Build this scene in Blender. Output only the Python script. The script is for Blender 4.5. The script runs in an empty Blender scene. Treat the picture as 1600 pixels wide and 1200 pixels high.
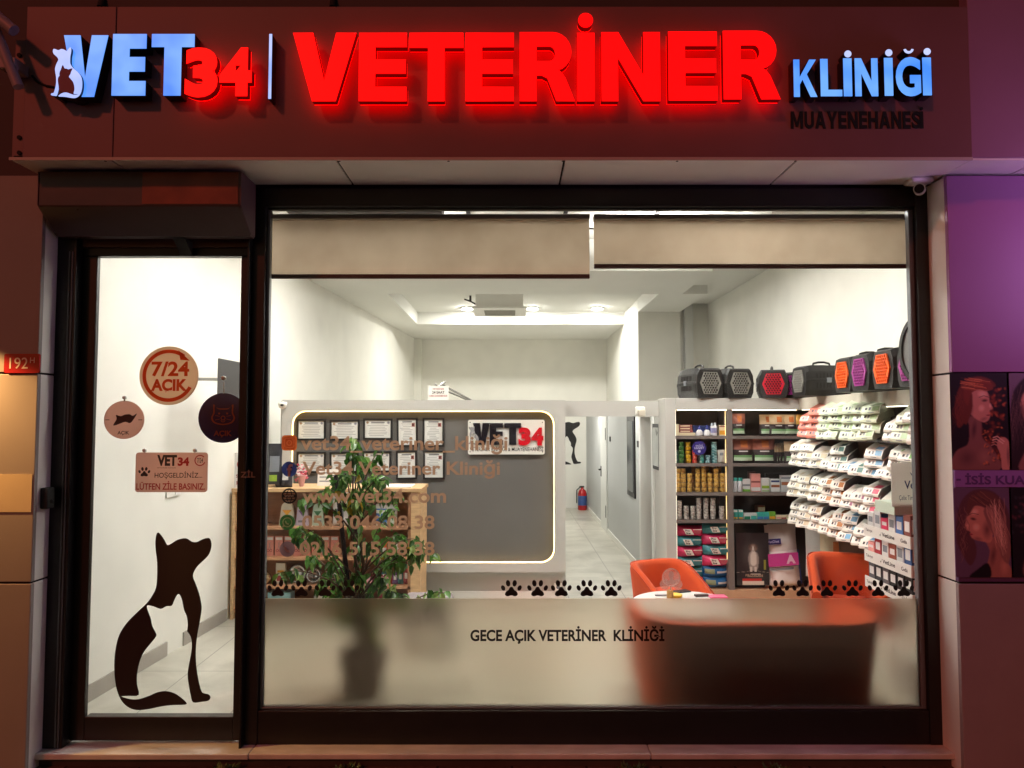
import bpy, math, random
import numpy as np
from mathutils import Vector, Matrix
from mathutils.geometry import tessellate_polygon
R = math.radians
sc = bpy.context.scene
COL = sc.collection
rnd = random.Random(7)

# ------------------------------------------------------------------ camera, sky, sun, exposure
CAM = Vector((0.0, -4.40, 1.95)); F = 1150.0; PITCH = R(2.89)
cd = bpy.data.cameras.new('camera'); cam = bpy.data.objects.new('camera', cd); COL.objects.link(cam)
cam.location = CAM; cam.rotation_euler = (R(90) + PITCH, 0, 0)
cd.sensor_width = 36; cd.lens = F / 1600 * 36; cd.clip_end = 400; cd.clip_start = 0.05
sc.camera = cam
SUN_EL, SUN_AZ = 38, 212
w = bpy.data.worlds.new('World'); sc.world = w; w.use_nodes = True
nt = w.node_tree
sky = nt.nodes.new('ShaderNodeTexSky'); sky.sky_type = 'NISHITA'; sky.sun_disc = False
sky.sun_elevation = R(-0.3); sky.sun_rotation = R(SUN_AZ)
nt.links.new(sky.outputs[0], nt.nodes['Background'].inputs[0])
nt.nodes['Background'].inputs[1].default_value = 0.11
sl = bpy.data.lights.new('street_light', 'SUN'); so = bpy.data.objects.new('street_light', sl); COL.objects.link(so)
sl.energy = 0.6; sl.angle = R(4); sl.color = (1.0, 0.14, 0.07)
dv = Vector((0.55, 0.85, -0.62)); so.rotation_euler = dv.to_track_quat('-Z', 'Y').to_euler(); so.location = (-4, -6, 6)
sc.view_settings.view_transform = 'Standard'; sc.view_settings.look = 'None'
sc.view_settings.exposure = 0.18; sc.view_settings.gamma = 1.0
cy = sc.cycles
cy.use_denoising = True
cy.max_bounces = 10; cy.diffuse_bounces = 5; cy.glossy_bounces = 4; cy.transmission_bounces = 8; cy.transparent_max_bounces = 16
cy.caustics_reflective = False; cy.caustics_refractive = False; cy.sample_clamp_indirect = 4.0

# ------------------------------------------------------------------ helpers
def P(px, py, Y):
    u = (px - 800) / F; v = (600 - py) / F
    c, s = math.cos(PITCH), math.sin(PITCH)
    d = Vector((u, c - v * s, s + v * c))
    t = (Y - CAM.y) / d.y
    return CAM + d * t
def pxl(pts, Y):
    return [(P(x, y, Y).x, P(x, y, Y).z) for x, y in pts]
def rect(x0, y0, x1, y1, Y):
    a = P(x0, y1, Y); b = P(x1, y0, Y)
    return a.x, b.x, a.z, b.z
def S(r, g, b):
    f = lambda c: (c / 255 / 12.92) if c / 255 <= .04045 else ((c / 255 + .055) / 1.055) ** 2.4
    return (f(r), f(g), f(b))

MATS = {}
def M(name, col=(.5, .5, .5), rough=.5, metal=0.0, var=0.0, scale=6.0, bump=0.0, bscale=40.0, emit=0.0, ecol=None, spec=.5, trans=0.0, ior=1.45, sheen=0.0, alpha=1.0, stretch=None):
    if name in MATS: return MATS[name]
    m = bpy.data.materials.new(name); m.use_nodes = True
    t = m.node_tree; b = t.nodes['Principled BSDF']
    b.inputs['Base Color'].default_value = (*col, 1); b.inputs['Roughness'].default_value = rough
    b.inputs['Metallic'].default_value = metal; b.inputs['Specular IOR Level'].default_value = spec
    b.inputs['Transmission Weight'].default_value = trans; b.inputs['IOR'].default_value = ior
    b.inputs['Sheen Weight'].default_value = sheen; b.inputs['Alpha'].default_value = alpha
    if emit:
        b.inputs['Emission Color'].default_value = (*(ecol or col), 1); b.inputs['Emission Strength'].default_value = emit
    if var or bump:
        tc = t.nodes.new('ShaderNodeTexCoord'); mp = t.nodes.new('ShaderNodeMapping')
        if stretch: mp.inputs['Scale'].default_value = stretch
        t.links.new(tc.outputs['Object'], mp.inputs[0])
    if var:
        n = t.nodes.new('ShaderNodeTexNoise'); n.inputs['Scale'].default_value = scale; n.inputs['Detail'].default_value = 6
        r = t.nodes.new('ShaderNodeValToRGB')
        r.color_ramp.elements[0].position = .3; r.color_ramp.elements[1].position = .7
        r.color_ramp.elements[0].color = (*[c * (1 - var) for c in col], 1)
        r.color_ramp.elements[1].color = (*[min(1, c * (1 + var)) for c in col], 1)
        t.links.new(mp.outputs[0], n.inputs['Vector']); t.links.new(n.outputs[0], r.inputs[0]); t.links.new(r.outputs[0], b.inputs['Base Color'])
        mr = t.nodes.new('ShaderNodeMapRange'); mr.inputs[3].default_value = max(0, rough - .08); mr.inputs[4].default_value = min(1, rough + .08)
        t.links.new(n.outputs[0], mr.inputs[0]); t.links.new(mr.outputs[0], b.inputs['Roughness'])
    if bump:
        n2 = t.nodes.new('ShaderNodeTexNoise'); n2.inputs['Scale'].default_value = bscale; n2.inputs['Detail'].default_value = 4
        bp = t.nodes.new('ShaderNodeBump'); bp.inputs['Strength'].default_value = bump; bp.inputs['Distance'].default_value = .01
        t.links.new(mp.outputs[0], n2.inputs['Vector']); t.links.new(n2.outputs[0], bp.inputs['Height']); t.links.new(bp.outputs[0], b.inputs['Normal'])
    MATS[name] = m
    return m

def MT(name, col, fac=.5, rough=.5):
    m = M(name, col, rough); t = m.node_tree
    if 'Mix Shader' in t.nodes: return m
    tl = t.nodes.new('ShaderNodeBsdfTranslucent'); tl.inputs[0].default_value = (*col, 1); mx = t.nodes.new('ShaderNodeMixShader'); mx.inputs[0].default_value = fac
    t.links.new(t.nodes['Principled BSDF'].outputs[0], mx.inputs[1]); t.links.new(tl.outputs[0], mx.inputs[2]); t.links.new(mx.outputs[0], t.nodes['Material Output'].inputs[0])
    return m
ORG = {}
class MB:
    def __init__(s): s.v = []; s.f = []; s.m = []; s.sm = []; s.mats = []; s.X = Matrix.Identity(4)
    def mi(s, m):
        if m not in s.mats: s.mats.append(m)
        return s.mats.index(m)
    def add(s, vs, fs, m, smooth=False):
        o = len(s.v); s.v += [s.X @ Vector(p) for p in vs]
        k = s.mi(m)
        for f in fs: s.f.append([o + i for i in f]); s.m.append(k); s.sm.append(smooth)
        return s
    def box(s, x0, x1, y0, y1, z0, z1, m):
        vs = [(x, y, z) for x in (x0, x1) for y in (y0, y1) for z in (z0, z1)]
        return s.add(vs, [(0, 1, 3, 2), (4, 6, 7, 5), (0, 4, 5, 1), (2, 3, 7, 6), (0, 2, 6, 4), (1, 5, 7, 3)], m)
    def hexa(s, p, m):  # 8 points: bottom 4 ccw, top 4 ccw
        return s.add(p, [(3, 2, 1, 0), (4, 5, 6, 7), (0, 1, 5, 4), (1, 2, 6, 5), (2, 3, 7, 6), (3, 0, 4, 7)], m)
    def prismx(s, poly, x0, x1, m):  # poly in (y,z)
        n = len(poly)
        vs = [(x0, a, b) for a, b in poly] + [(x1, a, b) for a, b in poly]
        return s.add(vs, [tuple(range(n))[::-1], tuple(range(n, 2 * n))] + [(i, (i + 1) % n, n + (i + 1) % n, n + i) for i in range(n)], m)
    def cyl(s, p0, p1, r0, r1=None, m=None, n=16, caps=True, smooth=True):
        p0, p1 = Vector(p0), Vector(p1); r1 = r0 if r1 is None else r1
        q = (p1 - p0).to_track_quat('Z', 'Y').to_matrix()
        vs = []
        for p, r in ((p0, r0), (p1, r1)):
            for i in range(n):
                a = 2 * math.pi * i / n; vs.append(p + q @ Vector((r * math.cos(a), r * math.sin(a), 0)))
        s.add(vs, [(i, (i + 1) % n, n + (i + 1) % n, n + i) for i in range(n)], m, smooth)
        if caps: s.add(vs, [tuple(range(n))[::-1], tuple(range(n, 2 * n))], m)
        return s
    def tube(s, pts, r, m, n=8, close=False):
        pts = [Vector(p) for p in pts]; rr = r if isinstance(r, (list, tuple)) else [r] * len(pts)
        vs = []; L = len(pts)
        for i, p in enumerate(pts):
            a = pts[(i - 1) % L] if (close or i > 0) else p; b = pts[(i + 1) % L] if (close or i < L - 1) else p
            q = (b - a).to_track_quat('Z', 'Y').to_matrix()
            for k in range(n):
                t = 2 * math.pi * k / n; vs.append(p + q @ Vector((rr[i] * math.cos(t), rr[i] * math.sin(t), 0)))
        fs = []
        for i in range(L if close else L - 1):
            j = (i + 1) % L
            for k in range(n): fs.append((i * n + k, i * n + (k + 1) % n, j * n + (k + 1) % n, j * n + k))
        s.add(vs, fs, m, True)
        if not close: s.add(vs, [tuple(range(n))[::-1], tuple(range((L - 1) * n, L * n))], m)
        return s
    def lathe(s, prof, c, m, n=20, smooth=True):
        vs = [(c[0] + r * math.cos(2 * math.pi * k / n), c[1] + r * math.sin(2 * math.pi * k / n), c[2] + z) for r, z in prof for k in range(n)]
        fs = [(i * n + k, i * n + (k + 1) % n, (i + 1) * n + (k + 1) % n, (i + 1) * n + k) for i in range(len(prof) - 1) for k in range(n)]
        fs2 = []
        if prof[0][0] > 1e-4: fs2.append(tuple(range(n))[::-1])
        if prof[-1][0] > 1e-4: fs2.append(tuple(range((len(prof) - 1) * n, len(prof) * n)))
        s.add(vs, fs, m, smooth)
        if fs2: s.add(vs, fs2, m)
        return s
    def flat(s, loops, Y, m, depth=0.0, mside=None):  # loops in (x,z), front face looks to -Y
        pl = [[Vector((a, b, 0)) for a, b in L] for L in loops]
        tri = tessellate_polygon(pl)
        pts = [p for L in pl for p in L]
        fs = []
        for t in tri:
            a, b, c = (pts[i] for i in t)
            ar = (b - a).cross(c - a).z
            if abs(ar) < 1e-14: continue
            fs.append(t if ar > 0 else t[::-1])
        s.add([(p.x, Y, p.y) for p in pts], fs, m)
        if depth:
            o = 0; fs2 = []
            vs = [(p.x, Y, p.y) for p in pts] + [(p.x, Y + depth, p.y) for p in pts]; N = len(pts)
            for L in pl:
                n = len(L)
                for i in range(n): fs2.append((o + i, o + (i + 1) % n, N + o + (i + 1) % n, N + o + i))
                o += n
            s.add(vs, fs2 + [tuple(N + i for i in f[::-1]) for f in fs], mside or m)
        return s
    def text(s, body, x0, x1, z0, z1, Y, m, bold=0.0, depth=0.0, mside=None, space=1.0):
        vs, fs = text_geo(body, bold, space)
        xs = [v[0] for v in vs]; ys = [v[1] for v in vs]
        ax, bx, ay, by = min(xs), max(xs), min(ys), max(ys)
        fx = (x1 - x0) / (bx - ax); fz = (z1 - z0) / (by - ay)
        pts = [(x0 + (a - ax) * fx, Y, z0 + (b - ay) * fz) for a, b in vs]
        s.add(pts, fs, m)
        if depth:
            ed = {}
            for f in fs:
                for i in range(len(f)):
                    e = (f[i], f[(i + 1) % len(f)])
                    if (e[1], e[0]) in ed: del ed[(e[1], e[0])]
                    else: ed[e] = 1
            N = len(pts)
            s.add(pts + [(p[0], Y + depth, p[2]) for p in pts], [(a, N + a, N + b, b) for a, b in ed], mside or m)
        return s
    def build(s, name, parent=None, label=None, cat=None, group=None, kind=None, bev=0.0, org=None, seg=2):
        me = bpy.data.meshes.new(name)
        if org is None: org = ORG[parent.name] if parent else Vector((0, 0, 0))
        org = Vector(org)
        me.from_pydata([tuple(p - org) for p in s.v], [], s.f)
        for m in s.mats: me.materials.append(m)
        me.polygons.foreach_set('material_index', s.m); me.polygons.foreach_set('use_smooth', s.sm); me.update()
        o = bpy.data.objects.new(name, me); COL.objects.link(o)
        if parent: o.parent = parent; o.location = org - ORG[parent.name]
        else: o.location = org
        ORG[o.name] = org
        if bev:
            b = o.modifiers.new('bevel', 'BEVEL'); b.width = bev; b.segments = seg; b.limit_method = 'ANGLE'; b.angle_limit = R(40)
        tag(o, label, cat, group, kind)
        return o
def tag(o, label=None, cat=None, group=None, kind=None):
    for k, v in (('label', label), ('category', cat), ('group', group), ('kind', kind)):
        if v: o[k] = v
    return o
def empty(name, loc, label, cat, group=None):
    o = bpy.data.objects.new(name, None); COL.objects.link(o); o.location = loc; o.empty_display_size = .1
    ORG[o.name] = Vector(loc)
    return tag(o, label, cat, group)
def copy_tree(o, parent=None):
    c = o.copy(); COL.objects.link(c)
    if parent: c.parent = parent
    for ch in list(o.children): copy_tree(ch, c)
    return c
def inst(me, name, loc, label, cat, group=None, rot=(0, 0, 0)):
    o = bpy.data.objects.new(name, me); COL.objects.link(o); o.location = loc; o.rotation_euler = rot
    return tag(o, label, cat, group)
def mesh_of(mb, name):
    o = mb.build(name); me = o.data; bpy.data.objects.remove(o); return me

TG = {}
def text_geo(body, bold=0.0, space=1.0):
    k = (body, bold, space)
    if k in TG: return TG[k]
    c = bpy.data.curves.new('lettering', 'FONT'); c.body = body; c.offset = bold; c.resolution_u = 5; c.space_character = space
    o = bpy.data.objects.new('lettering', c); COL.objects.link(o)
    dg = bpy.context.evaluated_depsgraph_get(); dg.update()
    me = bpy.data.meshes.new_from_object(o.evaluated_get(dg))
    vs = [(v.co.x, v.co.y) for v in me.vertices]; fs = []
    for p in me.polygons:
        f = list(p.vertices)
        ar = sum(vs[f[i]][0] * vs[f[(i + 1) % len(f)]][1] - vs[f[(i + 1) % len(f)]][0] * vs[f[i]][1] for i in range(len(f)))
        fs.append(f if ar > 0 else f[::-1])
    bpy.data.objects.remove(o); bpy.data.curves.remove(c); bpy.data.meshes.remove(me)
    TG[k] = (vs, fs)
    return TG[k]

def circ(cx, cz, r, n=28, rz=None, a0=0, a1=360):
    rz = rz or r; full = abs(a1 - a0) >= 360
    m = n if full else n + 1
    return [(cx + r * math.cos(R(a0 + (a1 - a0) * i / n)), cz + rz * math.sin(R(a0 + (a1 - a0) * i / n))) for i in range(m)]
def rrect(x0, x1, z0, z1, r, n=6):
    o = []
    for cx, cz, a in ((x1 - r, z1 - r, 0), (x0 + r, z1 - r, 90), (x0 + r, z0 + r, 180), (x1 - r, z0 + r, 270)):
        o += circ(cx, cz, r, n, None, a, a + 90)
    return o
def smooth_loop(pts, n=4):
    o = []; L = len(pts)
    for i in range(L):
        p0, p1, p2, p3 = (pts[(i + k - 1) % L] for k in range(4))
        for j in range(n):
            t = j / n
            o.append(tuple(.5 * (2 * p1[a] + (p2[a] - p0[a]) * t + (2 * p0[a] - 5 * p1[a] + 4 * p2[a] - p3[a]) * t * t + (3 * p1[a] - p0[a] - 3 * p2[a] + p3[a]) * t ** 3) for a in (0, 1)))
    return o
def thick_arc(cx, cz, r, wd, a0, a1, n=30):
    return circ(cx, cz, r + wd / 2, n, None, a0, a1) + circ(cx, cz, r - wd / 2, n, None, a0, a1)[::-1]
def inbox(loop, x0, x1, z0, z1):  # unit loop into a box
    return [(x0 + a * (x1 - x0), z0 + b * (z1 - z0)) for a, b in loop]

class Ras:  # a small painter for printed sheets, in photo-like coordinates
    def __init__(s, x0, y0, x1, y1, res, bg):
        s.x0, s.y0, s.x1, s.y1 = x0, y0, x1, y1
        s.w = max(2, int((x1 - x0) * res)); s.h = max(2, int((y1 - y0) * res))
        xs = x0 + (np.arange(s.w)) / (s.w - 1) * (x1 - x0); ys = y0 + (np.arange(s.h)) / (s.h - 1) * (y1 - y0)
        s.X, s.Y = np.meshgrid(xs, ys); s.a = np.zeros((s.h, s.w, 3)) + np.array(bg)
    def mix(s, k, c):
        k = np.clip(k, 0, 1)[..., None]; s.a = s.a * (1 - k) + np.array(c) * k; return s
    def ell(s, cx, cy, rx, ry, c, rot=0, soft=.15, op=1):
        a = R(rot); dx = s.X - cx; dy = s.Y - cy
        u = (dx * math.cos(a) + dy * math.sin(a)) / rx; v = (-dx * math.sin(a) + dy * math.cos(a)) / ry
        return s.mix((1 - np.sqrt(u * u + v * v)) / soft * op if op == 1 else np.clip((1 - np.sqrt(u * u + v * v)) / soft, 0, 1) * op, c)
    def poly(s, pts, c, soft=1, op=1, sm=True):
        if sm: pts = smooth_loop(pts, 5)
        k = np.zeros_like(s.X, bool); L = len(pts)
        for i in range(L):
            (xa, ya), (xb, yb) = pts[i], pts[(i + 1) % L]
            if ya == yb: continue
            c1 = (ya > s.Y) != (yb > s.Y); k ^= c1 & (s.X < (xb - xa) * (s.Y - ya) / (yb - ya) + xa)
        k = k.astype(float)
        for _ in range(int(soft)):
            q = np.pad(k, 1, mode='edge'); k = (q[:-2, 1:-1] + q[2:, 1:-1] + q[1:-1, :-2] + q[1:-1, 2:] + 2 * k) / 6
        return s.mix(k * op, c)
    def line(s, pts, wd, c, op=1):
        pts = np.array(pts, float)
        d = np.full_like(s.X, 1e9)
        for (xa, ya), (xb, yb) in zip(pts[:-1], pts[1:]):
            L = (xb - xa) ** 2 + (yb - ya) ** 2 + 1e-9
            t = np.clip(((s.X - xa) * (xb - xa) + (s.Y - ya) * (yb - ya)) / L, 0, 1)
            d = np.minimum(d, np.hypot(s.X - xa - t * (xb - xa), s.Y - ya - t * (yb - ya)))
        return s.mix((wd / 2 - d) / (wd * .4) * op if op == 1 else np.clip((wd / 2 - d) / (wd * .4), 0, 1) * op, c)
    def rect(s, x0, y0, x1, y1, c):
        return s.mix(((s.X >= x0) & (s.X <= x1) & (s.Y >= y0) & (s.Y <= y1)).astype(float), c)

def print_mat(rough):
    n = 'printed_sheet_%d' % int(rough * 100)
    if n in MATS: return MATS[n]
    m = M(n, rough=rough); t = m.node_tree; a = t.nodes.new('ShaderNodeVertexColor'); a.layer_name = 'Print'
    t.links.new(a.outputs[0], t.nodes['Principled BSDF'].inputs['Base Color'])
    return m
def print_sheet(name, ras, x0, x1, z0, z1, Y, parent, rough=.4, xf=None, **kw):
    h, wd = ras.h, ras.w
    mb = MB()
    if xf: mb.X = xf
    vs = [(x0 + (x1 - x0) * i / (wd - 1), Y, z1 + (z0 - z1) * j / (h - 1)) for j in range(h) for i in range(wd)]
    mb.add(vs, [(j * wd + i, (j + 1) * wd + i, (j + 1) * wd + i + 1, j * wd + i + 1) for j in range(h - 1) for i in range(wd - 1)], print_mat(rough))
    o = mb.build(name, parent, **kw)
    ca = o.data.color_attributes.new('Print', 'FLOAT_COLOR', 'POINT')
    ca.data.foreach_set('color', np.concatenate([ras.a.reshape(-1, 3), np.ones((h * wd, 1))], 1).astype(np.float32).ravel())
    return o

# ------------------------------------------------------------------ materials
white = M('wall_paint_white', S(232, 230, 222), .7, var=.045, scale=2.2, bump=.08, bscale=60)
ceilp = M('ceiling_paint', S(228, 227, 221), .8, var=.02, scale=2)
greyp = M('partition_paint_grey', S(190, 188, 183), .6, var=.03, scale=1.5)
nichep = M('niche_paint_taupe', S(96, 94, 92), .55, var=.05, scale=3)
darkal = M('dark_aluminium', S(24, 20, 20), .38, var=.12, scale=14)
blackal = M('black_aluminium', S(19, 16, 17), .35, var=.1, scale=10)
gasket = M('grey_gasket', S(112, 114, 118), .4, metal=.4)
panelg = M('composite_panel_grey', S(140, 130, 127), .36, var=.07, scale=1.5)
revealm = M('reveal_panel_lit_pale', S(236, 231, 226), .4, var=.05, scale=1.5)  # reveals paler than the fronts: side light put into the colour
fasciam = M('fascia_panel_grey', S(124, 86, 88), .5, var=.14, scale=1.1)
soffitm = M('soffit_panel_white', S(236, 231, 226), .45, var=.06, scale=2)
groove = M('groove_dark', S(24, 18, 18), .8)
purplem = M('purple_print_vinyl', S(150, 98, 150), .45, var=.04, scale=1.2)
plum = M('plum_panel', S(150, 112, 140), .5, var=.06, scale=2)
marble = M('sill_marble', S(198, 190, 184), .35, var=.2, scale=5, stretch=(1, 3, 1))
boardwhite = M('plastic_white', S(236, 234, 228), .4)
black = M('vinyl_black', S(16, 14, 15), .55)
redv = M('vinyl_red', S(176, 22, 26), .5)
woodm = M('oak_laminate', S(200, 164, 122), .5, var=.16, scale=7, stretch=(1, 1, 9))
woodb = M('brown_laminate', S(150, 106, 78), .55, var=.14, scale=6, stretch=(1, 1, 6))
darkshelf = M('shelf_dark_brown', S(76, 64, 60), .5, var=.1, scale=8)
shelfedge = M('shelf_edge_grey', S(112, 102, 98), .45)
steel = M('brushed_steel', S(190, 190, 190), .25, metal=1)

# ------------------------------------------------------------------ ground and interior floor
def tile_floor():
    m = bpy.data.materials.new('porcelain_tiles'); m.use_nodes = True; t = m.node_tree; b = t.nodes['Principled BSDF']
    tc = t.nodes.new('ShaderNodeTexCoord'); br = t.nodes.new('ShaderNodeTexBrick'); br.offset = 0
    br.inputs['Scale'].default_value = 1.0; br.inputs['Brick Width'].default_value = .6; br.inputs['Row Height'].default_value = 1.2
    br.inputs['Mortar Size'].default_value = .004; br.inputs['Mortar'].default_value = (*S(120, 116, 108), 1)
    n = t.nodes.new('ShaderNodeTexNoise'); n.inputs['Scale'].default_value = 2.2; n.inputs['Detail'].default_value = 8; n.inputs['Distortion'].default_value = .8
    r = t.nodes.new('ShaderNodeValToRGB'); r.color_ramp.elements[0].position = .3; r.color_ramp.elements[1].position = .75
    r.color_ramp.elements[0].color = (*S(164, 160, 148), 1); r.color_ramp.elements[1].color = (*S(204, 200, 188), 1)
    t.links.new(tc.outputs['Object'], br.inputs['Vector']); t.links.new(tc.outputs['Object'], n.inputs['Vector'])
    t.links.new(n.outputs[0], r.inputs[0]); t.links.new(r.outputs[0], br.inputs['Color1']); t.links.new(r.outputs[0], br.inputs['Color2'])
    t.links.new(br.outputs[0], b.inputs['Base Color']); b.inputs['Roughness'].default_value = .28
    return m
FZ = .085
MB().box(-3.2, 3.35, .06, 11.9, FZ - .1, FZ, tile_floor()).build('floor', kind='structure')
def paving():
    m = bpy.data.materials.new('pavers'); m.use_nodes = True; t = m.node_tree; b = t.nodes['Principled BSDF']
    tc = t.nodes.new('ShaderNodeTexCoord'); br = t.nodes.new('ShaderNodeTexBrick')
    br.inputs['Scale'].default_value = 1; br.inputs['Brick Width'].default_value = .42; br.inputs['Row Height'].default_value = .21; br.inputs['Mortar Size'].default_value = .007
    br.inputs['Color1'].default_value = (*S(128, 104, 90), 1); br.inputs['Color2'].default_value = (*S(104, 88, 80), 1); br.inputs['Mortar'].default_value = (*S(48, 40, 36), 1)
    n = t.nodes.new('ShaderNodeTexNoise'); n.inputs['Scale'].default_value = 30; n.inputs['Detail'].default_value = 8
    mx = t.nodes.new('ShaderNodeMix'); mx.data_type = 'RGBA'; mx.blend_type = 'MULTIPLY'; mx.inputs[0].default_value = .7
    t.links.new(tc.outputs['Object'], br.inputs['Vector']); t.links.new(tc.outputs['Object'], n.inputs['Vector'])
    t.links.new(br.outputs[0], mx.inputs[6]); t.links.new(n.outputs[0], mx.inputs[7]); t.links.new(mx.outputs[2], b.inputs['Base Color'])
    bp = t.nodes.new('ShaderNodeBump'); bp.inputs['Strength'].default_value = .5; bp.inputs['Distance'].default_value = .01
    t.links.new(n.outputs[0], bp.inputs['Height']); t.links.new(bp.outputs[0], b.inputs['Normal']); b.inputs['Roughness'].default_value = .75
    return m
MB().box(-9, 9, -3.2, .02, -.12, 0.0, paving()).build('pavement', kind='structure')
asph = M('asphalt', S(60, 58, 58), .85, var=.2, scale=20, bump=.4, bscale=120)
MB().add([(-150, -150, -.124), (150, -150, -.124), (150, 150, -.124), (-150, 150, -.124)], [(0, 1, 2, 3)], asph).build('road', kind='structure')

# ------------------------------------------------------------------ the building shell
shop = empty('shop_building', (0, .1, 0), 'white-walled clinic building with beams and recessed ceiling behind the shopfront', 'building')
XL = lambda Y: -2.85 + .068 * (Y - .2)
b = MB()
b.hexa([(XL(.1) - .3, .1, FZ), (XL(.1), .1, FZ), (XL(11.5), 11.5, FZ), (XL(11.5) - .3, 11.5, FZ), (XL(.1) - .3, .1, 4.1), (XL(.1), .1, 4.1), (XL(11.5), 11.5, 4.1), (XL(11.5) - .3, 11.5, 4.1)], white)
b.build('wall', shop)
MB().box(3.2, 3.5, .1, 8.2, FZ, 4.1, white).build('wall', shop)
MB().box(-2.6, 3.5, 11.5, 11.7, FZ, 4.1, white).build('wall', shop)
MB().box(2.733, 3.2, 7.56, 7.7, FZ, 4.1, white).build('wall', shop)
MB().box(2.05, 2.732, 7.5, 11.49, FZ, 4.098, white).build('column', shop)
MB().box(2.80, 2.93, 7.44, 7.558, FZ, 3.848, M('column_grey', S(206, 206, 202), .6)).build('column', shop)
x = P(984, 560, 11.5).x
MB().box(x - .06, x + .06, 11.42, 11.498, FZ, 3.718, MATS['column_grey']).build('column', shop)
x = P(650, 560, 11.5).x
MB().box(x - .1, x + .14, 11.30, 11.497, FZ, 3.717, white).build('column', shop)
MB().box(-3.2, 3.5, .1, 11.7, 4.1, 4.25, ceilp).build('ceiling', shop)
MB().box(-2.75, 2.368, 4.2, 5.8, 3.72, 4.099, ceilp).build('beam', shop)
MB().box(-1.73, 2.052, 5.801, 8.98, 3.94, 4.098, ceilp).build('ceiling_recess', shop)
MB().box(-2.6, -1.731, 5.802, 11.49, 3.722, 4.097, ceilp).build('soffit_strip', shop)
MB().box(2.0525, 2.729, 5.802, 7.499, 3.724, 4.097, ceilp).build('soffit_strip', shop)
MB().box(-1.73, 2.049, 8.982, 11.495, 3.72, 4.096, ceilp).build('beam', shop)
MB().box(2.37, 3.199, .6, 7.42, 3.85, 4.0985, ceilp).build('soffit_strip', shop)
b = MB()
for y in (1.0, 1.9, 2.8, 3.7): b.box(-2.8, 2.369, y - .012, y + .012, 4.085, 4.0995, groove)
for x in (-1.6, -.45, .55, 1.5): b.box(x - .02, x + .02, .7, 4.19, 4.084, 4.0985, groove)
b.build('ceiling_grid', shop)
upw = M('upper_facade_dark', S(74, 58, 58), .7, var=.15, scale=3)
MB().box(-9, 9, .03, .1, 3.36, 7.5, upw).build('upper_wall', shop)
MB().box(-9, -2.95, .03, .1, 0, 3.36, upw).build('upper_wall', shop)
MB().box(2.9, 9, .03, .1, 0, 3.36, upw).build('upper_wall', shop)

# ceiling lamps, switched on
lampE = M('lamp_diffuser_lit', (1, 1, 1), .5, emit=43.0, ecol=(1.0, .975, .925))
lampW = M('lamp_diffuser_lit_weak', (1, 1, 1), .5, emit=17.0, ecol=(1.0, .975, .925))
spotE = M('downlight_lit', (1, 1, 1), .5, emit=600.0, ecol=(1.0, .97, .9))
trim = M('lamp_trim_white', S(240, 240, 238), .4)
k = 0
for x, wh in ((-1.25, 'left half'), (1.5, 'right half')):
    for y, wy in ((.56, 'near the shopfront'), (1.58, 'midway to the beam'), (3.38, 'near the cross beam')):
        e = empty('ceiling_panel_light', (x, y, 4.1), f'suspended square LED panel in the {wh} of the front ceiling, {wy}', 'ceiling light', 'LED panels under the front ceiling')
        for q in (-1, 1):
            MB().box(x + q * .31 - .008, x + q * .31 + .008, y - .318, y + .318, 3.77, 3.83, trim).build('frame', e)
            MB().box(x - .301, x + .301, y + q * .31 - .008, y + q * .31 + .008, 3.77, 3.83, trim).build('frame', e)
        MB().box(x - .3, x + .3, y - .3, y + .3, 3.78, 3.82, lampE if y > 1 else lampW).build('diffuser', e)
        for q in (-1, 1): MB().cyl((x + q * .31, y, 3.83), (x + q * .31, y, 4.1), .004, m=steel, n=6).build('suspension_wire', e)
for px, wh in ((730, 'left of the air conditioner'), (832, 'right of the air conditioner'), (933, 'closest to the white column')):
    p = P(px, 480, 8.45)
    e = empty('downlight', (p.x, 8.45, 3.94), f'round lit downlight in the recessed ceiling, {wh}', 'downlight', 'round downlights in the recessed ceiling')
    MB().lathe([(.12, 0), (.12, -.018), (.09, -.022)], (p.x, 8.45, 3.939), trim).build('trim_ring', e)
    MB().lathe([(.088, 0), (.088, -.006)], (p.x, 8.45, 3.916), spotE).build('diffuser', e)
# unseen lamps added behind the lintel to brighten the corridor
for y, wh in ((5.2, 'near end'), (9.0, 'far end')):
    e = empty('hidden_corridor_lamp', (1.08, y, 2.14), f'slim added lamp lighting the corridor, hidden behind the lintel, {wh}', 'lamp', 'added corridor lamps')
    MB().box(.561, 1.599, y - .05, y + .05, 2.13, 2.15, trim).build('body', e, bev=.004)
    MB().box(.60, 1.56, y - .04, y + .04, 2.122, 2.1295, M('lamp_diffuser_dim', (1, 1, 1), .5, emit=36.0, ecol=(1, .97, .9))).build('diffuser', e)

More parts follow.
